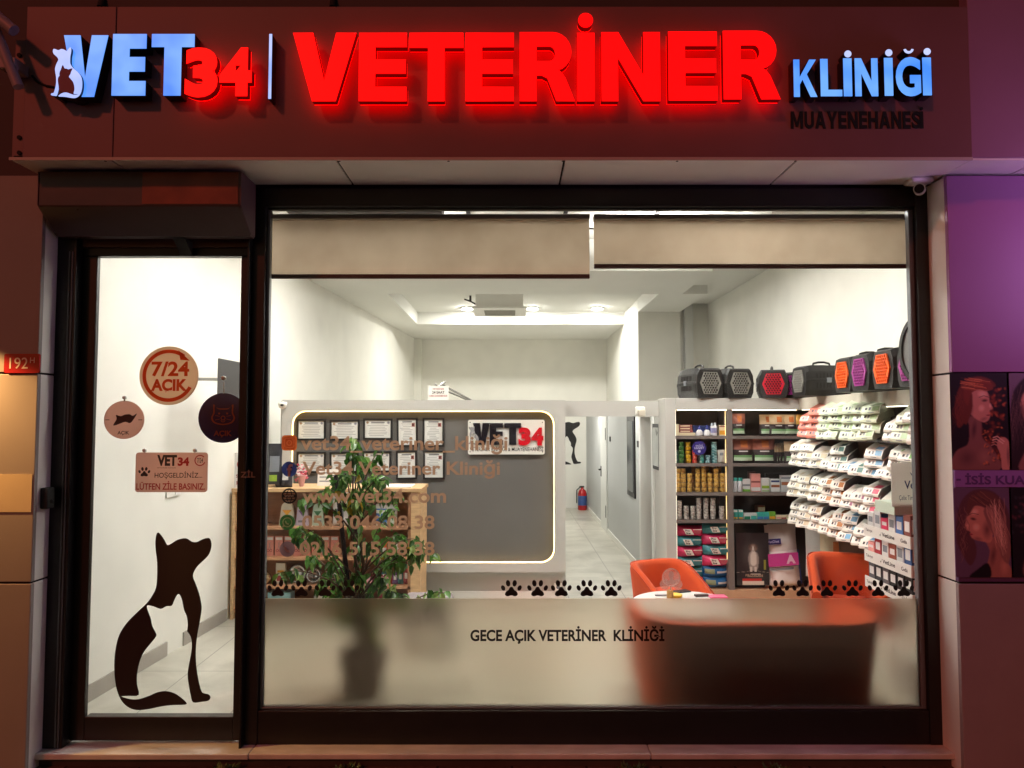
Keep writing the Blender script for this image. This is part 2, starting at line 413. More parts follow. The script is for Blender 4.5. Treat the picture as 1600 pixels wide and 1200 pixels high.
# air conditioner cassette
p0 = P(743, 478, 6.7); p1 = P(818, 478, 6.7)
e = empty('air_conditioner', ((p0.x + p1.x) / 2, 7.1, 3.94), 'white ceiling cassette air conditioner in the recessed ceiling above reception', 'air conditioner')
MB().box(p0.x, p1.x, 6.7, 7.5, 3.69, 3.939, boardwhite).build('body', e, bev=.01)
b = MB(); cx = (p0.x + p1.x) / 2
b.box(p0.x - .05, p1.x + .05, 6.65, 7.55, 3.655, 3.6895, boardwhite); b.build('fascia', e, bev=.008)
b = MB()
for i in range(9): b.box(cx - .24, cx + .24, 6.86 + i * .06, 6.885 + i * .06, 3.645, 3.654, M('ac_grille', S(150, 146, 136), .6))
b.build('grille', e)
p = P(735, 470, 7.2)
b = MB(); b.cyl((p.x, 7.2, 3.94), (p.x, 7.2, 3.84), .018, m=groove); b.tube([(p.x - .1, 7.3, 3.9), (p.x, 7.2, 3.85), (cx - .38, 7.2, 3.8)], .012, groove)
b.build('ceiling_cable', label='dark pipe and cable entering the left side of the air conditioner', cat='cable')

# ------------------------------------------------------------------ corridor
cor = empty('corridor_wall', (1.65, 7.5, FZ), 'pale grey corridor wall with white skirting, door and narrow window', 'wall')
cg = M('corridor_paint', S(196, 197, 196), .6, var=.03, scale=2)
MB().box(1.6, 1.7, 4.75, 11.49, FZ, 2.17, cg).build('wall_face', cor)
MB().box(1.602, 1.7, 3.46, 3.95, FZ, 2.168, greyp).build('wall_face', cor)
MB().box(1.602, 1.7, 3.951, 4.749, 2.06, 2.168, cg).build('wall_face', cor)
MB().box(1.588, 1.5995, 4.76, 11.49, FZ, FZ + .08, boardwhite).build('skirting', cor)
df = M('door_white', S(226, 226, 222), .45, var=.02)
def onright(px, Y0): return (1.6 * F / (px - 800)) - 4.4 / 1.0
ya, yb = 7.95, 8.75
MB().box(1.575, 1.5985, ya, yb, FZ, 2.04, df).build('door', cor, bev=.004)
b = MB(); b.box(1.566, 1.5745, ya + .06, ya + .075, FZ + 1.55, FZ + 1.75, black); b.box(1.566, 1.5745, ya + .06, ya + .075, FZ + .25, FZ + .45, black); b.build('hinge', cor)
b = MB(); b.tube([(1.574, yb - .1, 1.1), (1.53, yb - .1, 1.1), (1.53, yb - .22, 1.1)], .012, black); b.box(1.566, 1.5745, yb - .13, yb - .07, .98, 1.16, black); b.build('door_handle', cor)
b = MB(); b.box(1.578, 1.5985, 5.15, 5.75, .95, 2.02, blackal); b.build('window_frame', cor, bev=.004)
MB().box(1.572, 1.5775, 5.22, 5.68, 1.02, 1.95, M('dark_glass', S(70, 76, 82), .08)).build('window_glass', cor)
for y in (3.9, 4.70):
    MB().box(1.58, 1.72, y, y + .1, FZ, 2.055, df).build('door_frame', cor)
MB().box(1.579, 1.721, 3.899, 4.801, 2.0, 2.058, df).build('door_frame', cor)
for y, t in ((4.95, 'a'), (7.6, 'b')):
    MB().box(1.59, 1.5985, y - .06, y + .06, 1.62, 1.7, black).build('door_plate', cor)
MB().box(1.75, 2.0, 3.95, 4.7, FZ, .95, M('dark_wood', S(70, 50, 40), .5)).build('side_cabinet', label='dark wooden cabinet seen through the open corridor doorway', cat='cabinet')
e = empty('picture_frame', (1.59, 3.72, 1.5), 'black framed picture hanging on the narrow wall beside the corridor doorway', 'picture')
MB().box(1.575, 1.6005, 3.50, 3.88, 1.42, 1.92, black).build('frame', e, bev=.003)
MB().box(1.571, 1.5745, 3.54, 3.84, 1.46, 1.88, M('picture_paper', S(186, 188, 184), .3, var=.25, scale=4)).build('print', e)
e = empty('motion_sensor', (1.4, 3.4, 2.03), 'small white motion sensor hanging from the grey lintel of the corridor', 'sensor')
p = P(1000, 640, 3.38)
b = MB(); b.box(p.x - .05, p.x + .05, 3.35, 3.40, p.z - .06, p.z + .03, boardwhite); b.box(p.x - .035, p.x + .045, 3.29, 3.3495, p.z - .075, p.z + .0, M('sensor_lens', S(206, 198, 182), .4)); b.build('housing', e, bev=.012)

# ------------------------------------------------------------------ partition wall with lit niche
prt = empty('partition_wall', (-.9, 3.45, FZ), 'light grey half height partition with a rounded niche edged by warm LED light', 'wall')
px0 = P(437, 700, 3.4).x
MB().box(px0, .563, 3.42, 3.56, FZ, 2.165, greyp).build('wall_face', prt)
MB().box(.463, .56, 3.561, 11.49, FZ, 2.16, cg).build('wall_face', prt)
MB().box(.5635, 1.601, 3.43, 3.55, 2.0, 2.166, greyp).build('lintel', prt)
MB().box(px0 + .01, .562, 3.405, 3.4195, FZ, FZ + .085, boardwhite).build('skirting', prt)
x0, x1, z0, z1 = rect(437, 625, 883, 894, 3.3)
n0, n1, m0, m1 = rect(452, 642, 866, 880, 3.3)
b = MB(); b.flat([[(x0, z0), (x1, z0), (x1, z1), (x0, z1)], rrect(n0, n1, m0, m1, .14)[::-1]], 3.3, greyp, .1195); b.build('raised_panel', prt)
MB().box(n0 - .05, n1 + .05, 3.406, 3.4195, m0 - .05, m1 + .05, nichep).build('niche_back', prt)
led = M('led_strip_warm', (1, 1, 1), .5, emit=6.5, ecol=(1.0, .64, .20))
lp = rrect(n0 + .004, n1 - .004, m0 + .004, m1 - .004, .138)
b = MB(); b.tube([(a, 3.335, c) for a, c in lp], .005, led, 6, True); b.build('led_strip', prt)

# diplomas
def paper(seed, photo, lands):
    r = random.Random(seed); q = Ras(0, 0, 50 if lands else 36, 36 if lands else 50, 1, S(222, 224, 222))
    W, H = (50, 36) if lands else (36, 50)
    for y in range(8, H - 6, 3):
        a = r.uniform(5, 12); q.rect(a, y, W - r.uniform(6, 14), y + .9, S(150, 152, 156))
    q.rect(W * .25, 5, W * .75, 6.6, S(90, 90, 96)); q.rect(2, 2, W - 2, 2.6, S(170, 160, 130)); q.rect(2, H - 3, W - 2, H - 2.4, S(170, 160, 130))
    if photo: q.rect(W - 10, 8, W - 4, 15, S(150, 90, 84)); q.ell(W - 7, 11, 1.8, 2.6, S(60, 40, 40))
    else: q.ell(6, 6, 2.5, 2.5, S(150, 120, 90)); q.ell(W - 6, 6, 2.5, 2.5, S(130, 130, 140))
    return q
D = [(463, 655, 509, 688, 'leftmost in the top row'), (515, 656, 562, 688, 'second in the top row'), (567, 654, 613, 687, 'third in the top row'), (620, 653, 653, 698, 'fourth in the top row'), (660, 653, 694, 698, 'rightmost in the top row'),
     (463, 706, 509, 739, 'leftmost in the bottom row'), (515, 706, 561, 739, 'second in the bottom row'), (566, 705, 611, 738, 'third in the bottom row'), (619, 704, 652, 749, 'fourth in the bottom row'), (661, 704, 695, 749, 'rightmost in the bottom row')]
for i, (a, t, c, d, wh) in enumerate(D):
    X0, X1, Z0, Z1 = rect(a, t, c, d, 3.38); la = (c - a) > (d - t)
    sh = 'landscape' if la else 'portrait'
    e = empty('framed_certificate', ((X0 + X1) / 2, 3.40, Z0), f'{sh} certificate in a black frame, {wh} of the niche', 'certificate', 'framed certificates in the niche')
    w_ = .012
    MB().flat([[(X0, Z0), (X1, Z0), (X1, Z1), (X0, Z1)], [(X0 + w_ * 1.6, Z0 + w_ * 1.6), (X0 + w_ * 1.6, Z1 - w_ * 1.6), (X1 - w_ * 1.6, Z1 - w_ * 1.6), (X1 - w_ * 1.6, Z0 + w_ * 1.6)]], 3.378, black, .026).build('frame', e)
    e.rotation_euler = (0, R(rnd.uniform(-1.1, 1.1)), 0); print_sheet('paper', paper(i, not la, la), X0 + .01, X1 - .01, Z0 + .01, Z1 - .01, 3.39, e, .25)

# ------------------------------------------------------------------ dog and cat outline (zoom px of the door decal -> unit box)
DOG = [(530, 398), (541, 408), (553, 425), (563, 441), (576, 437), (600, 423), (630, 418), (650, 429), (668, 431), (690, 421), (711, 417), (720, 428), (721, 450), (712, 475), (692, 496), (672, 515), (660, 535), (658, 552), (668, 575), (680, 605), (688, 635), (691, 660), (686, 700), (678, 745), (674, 785), (674, 825), (678, 865), (686, 905), (696, 938), (704, 946), (722, 950), (729, 960), (722, 971), (700, 975), (668, 977), (659, 955), (651, 920), (646, 885), (649, 855), (656, 815), (659, 785), (655, 758), (645, 741), (641, 735), (643, 712), (638, 685), (628, 663), (620, 630), (611, 611), (602, 613), (592, 632), (584, 649), (565, 651), (545, 660), (520, 652), (498, 648), (496, 657), (504, 678), (511, 695), (516, 718), (531, 745), (528, 758), (510, 780), (488, 808), (474, 842), (467, 880), (467, 915), (474, 952), (440, 955), (412, 957), (445, 966), (475, 966), (510, 955), (540, 943), (570, 939), (600, 946), (625, 961), (644, 978), (638, 985), (600, 986), (560, 990), (520, 998), (480, 1003), (450, 999), (425, 984), (408, 963), (397, 938), (390, 910), (385, 870), (385, 820), (392, 772), (405, 737), (430, 702), (465, 668), (495, 640), (515, 612), (526, 588), (529, 555), (528, 500), (522, 460), (520, 430), (523, 405)]
def dog(x0, x1, z0, z1, flip=False):
    o = []
    for a, c in smooth_loop(DOG, 3):
        u = (a - 383) / (731 - 383); v = 1 - (c - 398) / (1004 - 398)
        o.append((x1 - u * (x1 - x0) if flip else x0 + u * (x1 - x0), z0 + v * (z1 - z0)))
    return o[::-1] if flip else o
CAT = [(496, 657), (504, 678), (511, 695), (516, 718), (531, 745), (528, 758), (510, 780), (488, 808), (474, 842), (467, 880), (467, 915), (474, 950), (520, 950), (570, 938), (610, 930), (640, 915), (646, 885), (649, 855), (656, 815), (659, 785), (655, 758), (645, 741), (641, 735), (643, 712), (638, 685), (628, 663), (620, 630), (611, 611), (602, 613), (592, 632), (584, 649), (565, 651), (545, 660), (520, 652), (498, 648)]
BODY = [p for p in DOG[:36]] + [(640, 978)] + DOG[78:]
def paw(cx, cz, s):  # s = half width
    L = [smooth_loop([(cx - .60 * s, cz - .66 * s), (cx - .52 * s, cz - .38 * s), (cx - .28 * s, cz - .2 * s), (cx - .12 * s, cz + .06 * s), (cx + .12 * s, cz + .06 * s), (cx + .28 * s, cz - .2 * s), (cx + .52 * s, cz - .38 * s), (cx + .60 * s, cz - .66 * s), (cx + .36 * s, cz - .80 * s), (cx, cz - .72 * s), (cx - .36 * s, cz - .80 * s)][::-1], 4)]
    for dx, dz, rx, rz, an in ((-.78, -.02, .19, .27, 25), (-.31, .42, .21, .31, 8), (.31, .42, .21, .31, -8), (.78, -.02, .19, .27, -25)):
        q = []
        for i in range(16):
            t = 2 * math.pi * i / 16; u, v = rx * s * math.cos(t), rz * s * math.sin(t); c, n = math.cos(R(an)), math.sin(R(an))
            q.append((cx + dx * s + u * c - v * n, cz + dz * s + u * n + v * c))
        L.append(q)
    return L

# ------------------------------------------------------------------ shopfront window
clear = bpy.data.materials.new('window_glass_clear'); clear.use_nodes = True; t = clear.node_tree
t.nodes.remove(t.nodes['Principled BSDF']); out = t.nodes['Material Output']
tr = t.nodes.new('ShaderNodeBsdfTransparent'); tr.inputs[0].default_value = (.97, .98, .97, 1)
gl = t.nodes.new('ShaderNodeBsdfGlossy'); gl.inputs['Roughness'].default_value = .01
lw = t.nodes.new('ShaderNodeFresnel'); lw.inputs[0].default_value = 1.35; mx = t.nodes.new('ShaderNodeMixShader')
t.links.new(lw.outputs[0], mx.inputs[0]); t.links.new(tr.outputs[0], mx.inputs[1]); t.links.new(gl.outputs[0], mx.inputs[2]); sm = t.nodes.new('ShaderNodeBsdfTranslucent'); sm.inputs[0].default_value = (.9, .9, .88, 1); ms = t.nodes.new('ShaderNodeMixShader')
tcg = t.nodes.new('ShaderNodeTexCoord'); ng = t.nodes.new('ShaderNodeTexNoise'); ng.inputs['Scale'].default_value = 3.5; ng.inputs['Detail'].default_value = 9; ng.inputs['Distortion'].default_value = 1.2
rg = t.nodes.new('ShaderNodeMapRange'); rg.inputs[1].default_value = .45; rg.inputs[2].default_value = .8; rg.inputs[3].default_value = .001; rg.inputs[4].default_value = .02
t.links.new(tcg.outputs['Object'], ng.inputs[0]); t.links.new(ng.outputs[0], rg.inputs[0]); t.links.new(rg.outputs[0], ms.inputs[0])
t.links.new(mx.outputs[0], ms.inputs[1]); t.links.new(sm.outputs[0], ms.inputs[2]); t.links.new(ms.outputs[0], out.inputs[0])
frost = bpy.data.materials.new('frosted_film'); frost.use_nodes = True; t = frost.node_tree
t.nodes.remove(t.nodes['Principled BSDF']); out = t.nodes['Material Output']
rf = t.nodes.new('ShaderNodeBsdfRefraction'); rf.inputs['Roughness'].default_value = .46; rf.inputs['IOR'].default_value = 1.18; rf.inputs[0].default_value = (.90, .87, .80, 1)
tl = t.nodes.new('ShaderNodeBsdfTranslucent'); tl.inputs[0].default_value = (.62, .54, .42, 1)
df2 = t.nodes.new('ShaderNodeBsdfDiffuse'); df2.inputs[0].default_value = (.5, .46, .4, 1)
m1 = t.nodes.new('ShaderNodeMixShader'); m1.inputs[0].default_value = .05; m2 = t.nodes.new('ShaderNodeMixShader'); m2.inputs[0].default_value = .05
t.links.new(rf.outputs[0], m1.inputs[1]); t.links.new(tl.outputs[0], m1.inputs[2]); t.links.new(m1.outputs[0], m2.inputs[1]); t.links.new(df2.outputs[0], m2.inputs[2]); t.links.new(m2.outputs[0], out.inputs[0])

gx0, gx1 = P(420, 330, 0).x, P(1424, 340, 0).x
gz1, gz0 = P(800, 326, 0).z, P(800, 1106, 0).z
zf = P(800, 935, 0).z
win = empty('shopfront_window', (.5, 0, FZ), 'wide clinic shop window in a dark frame with contact lettering and frosted lower band', 'shop window')
wz0, wz1 = P(800, 1160, 0).z, 3.352
b = MB()
b.box(gx0 - .075, gx0, -.05, .06, wz0, wz1, darkal); b.box(gx1, gx1 + .075, -.05, .06, wz0, wz1, darkal)
b.box(gx0, gx1, -.045, .06, wz0, gz0, darkal); b.box(gx0, gx1, -.045, .06, gz1, wz1, darkal)
b.build('frame', win, bev=.004)
b = MB()
for a, c in ((gx0 + .0005, gx0 + .018), (gx1 - .03, gx1 - .0005)): b.box(a, c, -.02, .02, gz0 + .012, gz1 - .012, gasket)
b.box(gx0 + .0005, gx1 - .0005, -.02, .02, gz0 + .0005, gz0 + .012, gasket); b.box(gx0 + .0005, gx1 - .0005, -.02, .02, gz1 - .012, gz1 - .0005, blackal)
b.build('glazing_bead', win, bev=.003)
MB().add([(gx0 + .018, 0, zf), (gx1 - .03, 0, zf), (gx1 - .03, 0, gz1 - .012), (gx0 + .018, 0, gz1 - .012)], [(0, 1, 2, 3)], clear).build('pane', win)
MB().box(gx0 + .018, gx1 - .03, -.002, .004, gz0 + .012, zf - .0005, frost).build('frosted_band', win)
YD = -.006
for px in (434, 471, 508, 545, 799, 840, 877, 917, 955, 1217, 1254, 1292, 1332, 1372, 1412):
    p = P(px, 920, YD); b = MB()
    for L in paw(p.x, p.z + .006, .062): b.flat([L if sum(L[i][0] * L[(i + 1) % len(L)][1] - L[(i + 1) % len(L)][0] * L[i][1] for i in range(len(L))) > 0 else L[::-1]], YD, black)
    b.build('paw_decal', win)
tan = MT('vinyl_bronze', S(172, 140, 112), .36)
for s, a, t0, c, d in (('vet34_veteriner_kliniği', 470, 679, 793, 710), ('Vet34 Veteriner Kliniği', 472, 719, 781, 748), ('www.vet34.com', 472, 763, 697, 786), ('0533 046 08 38', 472, 805, 679, 827), ('0216 515 58 38', 468, 846, 679, 868)):
    X0, X1, Z0, Z1 = rect(a, t0, c, d, YD)
    MB().text(s, X0, X1, Z0, Z1, YD, tan, bold=.022).build('contact_lettering', win, label='bronze line reading ' + s)
X0, X1, Z0, Z1 = rect(735, 978, 1038, 1006, YD)
MB().text('GECE AÇIK VETERİNER  KLİNİĞİ', X0, X1, Z0, Z1, YD, black, bold=.03).build('night_lettering', win)
def icon(py, px=452): p = P(px, py, YD); return p.x, p.z
s = .0455
cx, cz = icon(692); o1 = MT('icon_orange', S(190, 92, 44), .3); o2 = MT('icon_peach', S(232, 160, 120), .3)
b = MB(); b.flat([rrect(cx - s, cx + s, cz - s, cz + s, .02)], YD, o1)
b.flat([rrect(cx - .03, cx + .03, cz - .03, cz + .03, .011), rrect(cx - .024, cx + .024, cz - .024, cz + .024, .008)[::-1]], YD - .001, o2)
b.flat([circ(cx, cz, .017), circ(cx, cz, .011)[::-1]], YD - .001, o2); b.flat([circ(cx + .019, cz + .019, .004, 10)], YD - .001, o2); b.build('icon_decal', win, label='orange camera icon')
cx, cz = icon(733); b = MB(); b.flat([circ(cx, cz, s)], YD, MT('icon_blue', S(40, 56, 104), .3)); b.text('f', cx - .014, cx + .02, cz - .044, cz + .03, YD - .001, MT('icon_beige', S(190, 164, 140), .3), bold=.03); b.build('icon_decal', win, label='dark blue round icon with a letter f')
cx, cz = icon(775); b = MB(); b.flat([thick_arc(cx, cz, s - .004, .009, 0, 359.9, 40)], YD, black)
for rx in (.018,):
    b.flat([circ(cx, cz, rx, 30, s - .006), circ(cx, cz, rx - .006, 30, s - .010)[::-1]], YD - .0005, black)
for dz in (-.022, .022): b.flat([[(cx - .036, cz + dz - .003), (cx + .036, cz + dz - .003), (cx + .036, cz + dz + .003), (cx - .036, cz + dz + .003)]], YD - .0008, black)
b.flat([[(cx - .04, cz - .009), (cx + .04, cz - .009), (cx + .04, cz + .009), (cx - .04, cz + .009)]], YD - .0009, black)
b.text('WWW', cx - .028, cx + .028, cz - .006, cz + .006, YD - .0016, M('icon_beige'), bold=.02)
b.build('icon_decal', win, label='black globe icon')
cx, cz = icon(816, 449); gr = MT('icon_green', S(48, 100, 52), .3); b = MB(); b.flat([circ(cx, cz, s)], YD, gr)
b.flat([thick_arc(cx, cz, .026, .006, 0, 359.9, 30)], YD - .001, MT('icon_pale', S(190, 200, 176), .3)); b.flat([thick_arc(cx + .006, cz + .006, .016, .008, 170, 280, 10)], YD - .001, MATS['icon_pale'])
b.flat([[(cx - .03, cz - .03), (cx - .012, cz - .024), (cx - .024, cz - .012)]], YD - .0012, MATS['icon_pale']); b.build('icon_decal', win, label='green round icon with a handset')
cx, cz = icon(858, 449); b = MB(); b.flat([circ(cx, cz, s)], YD, MT('icon_mauve', S(112, 92, 96), .3)); b.flat([thick_arc(cx + .012, cz + .012, .026, .012, 170, 280, 12)], YD - .001, MT('icon_beige2', S(160, 138, 128), .3)); b.build('icon_decal', win, label='mauve round icon with a handset')
X0, X1, Z0, Z1 = rect(377, 734, 399, 746, -.062)
MULL = (P(397, 700, 0).x, gx0 - .0755)

# ------------------------------------------------------------------ blinds
fab = bpy.data.materials.new('blind_fabric'); fab.use_nodes = True; t = fab.node_tree; t.nodes.remove(t.nodes['Principled BSDF']); out = t.nodes['Material Output']
d1 = t.nodes.new('ShaderNodeBsdfDiffuse'); t1 = t.nodes.new('ShaderNodeBsdfTranslucent'); mm = t.nodes.new('ShaderNodeMixShader'); mm.inputs[0].default_value = .42
tc = t.nodes.new('ShaderNodeTexCoord'); nn = t.nodes.new('ShaderNodeTexNoise'); nn.inputs['Scale'].default_value = 2.5; nn.inputs['Detail'].default_value = 5
rr = t.nodes.new('ShaderNodeValToRGB'); rr.color_ramp.elements[0].position = .3; rr.color_ramp.elements[1].position = .72
rr.color_ramp.elements[0].color = (*S(172, 152, 130), 1); rr.color_ramp.elements[1].color = (*S(194, 175, 152), 1)
t.links.new(tc.outputs['Object'], nn.inputs[0]); t.links.new(nn.outputs[0], rr.inputs[0])
for q in (d1, t1): t.links.new(rr.outputs[0], q.inputs[0])
t.links.new(d1.outputs[0], mm.inputs[1]); t.links.new(t1.outputs[0], mm.inputs[2]); t.links.new(mm.outputs[0], out.inputs[0])
hem = M('blind_hem_brown', S(84, 58, 50), .6); rail = M('blind_rail_cream', S(206, 198, 186), .4)
YB = .14
for a, c, yb_, nm, oth in ((424, 921, 429, 'longer', 'left of the pair'), (928, 1426, 413, 'shorter', 'right of the pair')):
    X0, X1 = P(a, 400, YB).x, P(c, 400, YB).x; zb = P(800, yb_, YB).z; zt = P(800, 344, YB).z
    e = empty('roller_blind', ((X0 + X1) / 2, YB, zt + .05), f'beige roller blind, the {nm} of the pair, behind the window top', 'blind', 'roller blinds behind the shop window')
    b = MB(); n = 40; vs = []
    for i in range(n + 1):
        x = X0 + (X1 - X0) * i / n
        for j in range(9):
            z = zt + (zb - zt) * j / 8; vs.append((x, YB + .006 * math.sin(i * .55 + j * .3) * j / 8 + .004 * math.sin(i * 1.7 + j), z))
    b.add(vs, [(i * 9 + j, i * 9 + j + 1, i * 9 + j + 10, i * 9 + j + 9) for i in range(n) for j in range(8)], fab, True); b.build('fabric', e)
    MB().box(X0, X1, YB - .012, YB + .012, zb - .026, zb + .001, hem).build('hem_bar', e, bev=.004)
    MB().box(X0 - .002, X1 + .002, YB - .03, YB + .05, zt - .0, zt + .032, rail).build('headrail', e, bev=.006)
MB().box(gx0 + .02, P(690, 330, .3).x, .2, .5, P(800, 332, .3).z, P(800, 318, .3).z + .25, M('dark_box_brown', S(40, 26, 28), .6)).build('dark_box', label='dark box at the ceiling behind the longer blind', cat='trunking')  # dark box across the left of the strip above the blinds

# ------------------------------------------------------------------ door
dx0, dx1 = P(157, 402, 0).x, P(380, 402, 0).x
dz1, dz0 = P(270, 402, 0).z, P(250, 1117, 0).z
door = empty('entrance_door', ((dx0 + dx1) / 2, 0, FZ), 'tall glazed clinic entrance door in a dark frame with a black dog decal', 'door')
b = MB()
b.box(dx0 - .085, dx0, -.03, .004, FZ + .012, dz1 + .0, darkal); b.box(dx1, dx1 + .06, -.03, .004, FZ + .012, dz1, darkal)
b.box(dx0 - .085, dx1 + .06, -.03, .03, dz1, dz1 + .05, darkal); b.box(dx0, dx1, -.03, .03, FZ + .012, dz0, darkal)
b.build('leaf_frame', door, bev=.004)
MB().add([(dx0, 0, dz0), (dx1, 0, dz0), (dx1, 0, dz1), (dx0, 0, dz1)], [(0, 1, 2, 3)], clear).build('pane', door)
b = MB()
b.box(-2.69, dx0 - .0855, -.10, .06, FZ - .03, 3.352, blackal); b.box(dx1 + .0605, gx0 - .0755, -.10, .06, FZ - .03, 3.353, blackal)
b.box(dx0 - .085, dx1 + .06, -.05, .06, dz1 + .0505, 3.352, M('lintel_bronze', S(96, 74, 70), .45))
b.build('door_frame', door, bev=.004)
b = MB(); b.box(dx0 - .125, dx0 - .118, -.108, -.1, FZ, 2.95, gasket); b.box(dx0 - .108, dx0 - .103, -.108, -.1, FZ, 2.95, gasket); b.build('guide_rail', door)
b = MB(); p = P(300, 392, -.06); b.prismx([(-.052, p.z - .03), (-.052, p.z + .05), (-.16, p.z + .05)], p.x - .07, p.x + .0, groove); b.build('closer', door)
X0, X1, Z0, Z1 = rect(176, 832, 335, 1110, YD)
MB().flat([dog(X0, X1, Z0, Z1)], YD, M('decal_dark_brown', S(34, 24, 26), .5)).build('dog_decal', door)
X0, X1, Z0, Z1 = rect(376, 734, 399, 746, -.103)
MB().text('ZİL', X0, X1, Z0, Z1, -.1035, M('lettering_dull', S(128, 104, 98), .5), bold=.01).build('bell_lettering', door)

# signs hanging in the door
tanboard = MT('sign_board_tan', S(196, 166, 140), .6)
cx, cz = P(264, 587, -.01).x, P(264, 587, -.01).z; r = .176
e = empty('opening_hours_sign', (cx, -.01, cz - r), 'round beige door sign with an orange circular arrow around 7/24 AÇIK', 'sign')
MB().flat([circ(cx, cz, r, 48)], -.012, MT('sign_beige', S(238, 222, 200), .85), .006, tanboard).build('board', e)
org_ = MT('print_orange', S(214, 84, 36), .5)
b = MB(); b.flat([thick_arc(cx, cz, .146, .022, 52, 332, 60)], -.0135, org_)
a = R(52); ax_, az_ = cx + .146 * math.cos(a), cz + .146 * math.sin(a)
b.flat([[(ax_ - .035, az_ + .038), (ax_ - .022, az_ - .02), (ax_ + .035, az_ - .026)][::1]], -.0142, org_); b.build('arrow_print', e)
MB().text('7/24', cx - .104, cx + .122, cz - .005, cz + .085, -.0135, org_, bold=.03).build('lettering', e); b = MB(); b.text('AÇIK', cx - .104, cx + .112, cz - .108, cz - .02, -.0135, org_, bold=.045); b.build('lettering', e)
def hook(e, x, z, l=.03): MB().cyl((x, -.012, z), (x, -.012, z + l), .004, m=steel, n=8).lathe([(.0, -.012), (.012, -.006), (.012, .006), (0, .012)], (x, -.012, z + l), M('clear_sucker', S(200, 196, 190), .2)).build('sucker_hook', e)
cx, cz = P(194, 656, -.01).x, P(194, 656, -.01).z; r = .12
e = empty('hanging_sign', (cx, -.01, cz - r), 'round brown sign with a small running animal, left below the orange arrow sign', 'sign')
q = Ras(-50, -50, 50, 50, .8, S(150, 112, 98)); q.poly([(-26, 12), (-18, -2), (-20, -12), (-4, -10), (14, -14), (22, -10), (32, -16), (24, 0), (16, 8), (2, 4), (-10, 8), (-22, 14)], S(66, 56, 60), 1); q.line([(-44, -2), (-36, -2)], 2, S(96, 74, 70)); q.line([(36, -2), (44, -2)], 2, S(96, 74, 70))
mb = MB(); mb.flat([circ(cx, cz, r, 40, r * .95)], -.012, MT('sign_brown', S(200, 170, 158), .8), .006); mb.build('board', e)
b = MB(); b.flat([[(cx + a / 100 * 2 * r, cz - d / 100 * 2 * r) for a, d in smooth_loop([(-26, 12), (-18, -2), (-20, -12), (-8, -9), (2, -13), (14, -14), (22, -10), (32, -16), (26, -4), (16, 8), (4, 5), (-8, 9), (-22, 14)], 3)][::-1]], -.0135, M('print_grey_brown', S(64, 54, 56), .5))
b.text('AÇIK', cx - .036, cx + .034, cz - .092, cz - .066, -.0135, MATS['print_grey_brown'], bold=.02)
for d in (-1, 1): b.flat([[(cx + d * .098 - .012, cz - .002), (cx + d * .098 + .012, cz - .002), (cx + d * .098 + .012, cz + .002), (cx + d * .098 - .012, cz + .002)]], -.0135, MATS['print_grey_brown'])
b.build('print', e); hook(e, cx, cz + r * .93, .02)
cx, cz = P(344, 653, -.01).x, P(344, 653, -.01).z; r = .15
e = empty('hanging_sign', (cx, .02, cz - r), 'round dark blue sign with an orange cat face, hanging right in the door', 'sign')
MB().flat([circ(cx, cz, r, 40)], .036, MT('sign_navy', S(44, 48, 88), .3), .006).build('board', e)
b = MB(); oc = MT('print_rust', S(176, 104, 74), .3); cz2 = cz + .012
face = smooth_loop([(-.06, .07), (-.035, .048), (0, .045), (.035, .048), (.06, .07), (.06, .02), (.072, -.012), (.055, -.042), (0, -.055), (-.055, -.042), (-.072, -.012), (-.06, .02)][::-1], 4)
b.flat([[(cx + a, cz2 + d) for a, d in face], [(cx + a * .86, cz2 + d * .86) for a, d in face][::-1]], .034, oc)
for d in (-1, 1):
    b.flat([circ(cx + d * .024, cz2 + .015, .006, 12)], .034, oc)
    for k_ in (-1, 1): b.flat([[(cx + d * .02, cz2 - .012 + k_ * .008), (cx + d * .048, cz2 - .012 + k_ * .014), (cx + d * .048, cz2 - .009 + k_ * .014), (cx + d * .02, cz2 - .009 + k_ * .008)][::d]], .034, oc)
b.flat([thick_arc(cx, cz2 - .012, .012, .005, 0, 359.9, 16)], .034, oc); b.flat([thick_arc(cx, cz2 - .024, .012, .004, 180, 360, 10)], .034, oc)
b.text('AÇIK', cx - .055, cx + .055, cz - .116, cz - .076, .034, oc, bold=.03); b.build('print', e)
b = MB(); b.cyl((cx - .0, .036, cz + r - .004), (cx - .0, .036, cz + r + .09), .004, m=steel, n=8); b.lathe([(0, -.015), (.015, -.008), (.015, .008), (0, .015)], (cx, .03, cz + r + .09), MATS['clear_sucker']); b.build('sucker_hook', e)
X0, X1, Z0, Z1 = rect(211, 707, 325, 769, -.01)
e = empty('welcome_sign', ((X0 + X1) / 2, -.01, Z0), 'rectangular brown welcome sign with a paw print and red lettering on the door', 'sign')
MB().flat([rrect(X0, X1, Z0, Z1, .018)], -.012, MT('sign_brown_light', S(200, 170, 158), .8), .006).build('board', e)
b = MB(); W = X1 - X0; H = Z1 - Z0; bk = M('print_dark', S(40, 32, 36), .5); rd = M('print_red', S(150, 30, 34), .5)
U = lambda a, c: (X0 + W * a, X0 + W * c)
b.text('VET', *U(.30, .575), Z0 + H * .66, Z0 + H * .94, -.0135, bk, bold=.05); b.text('34', *U(.585, .745), Z0 + H * .66, Z0 + H * .88, -.0135, rd, bold=.05)
b.text('HOŞGELDİNİZ...', *U(.27, .93), Z0 + H * .33, Z0 + H * .53, -.0135, bk, bold=.005)
b.text('LÜTFEN ZİLE BASINIZ.', *U(.02, .97), Z0 + H * .06, Z0 + H * .28, -.0135, rd, bold=.02)
for L in paw(X0 + W * .125, Z0 + H * .52, .036): b.flat([L], -.0135, bk)
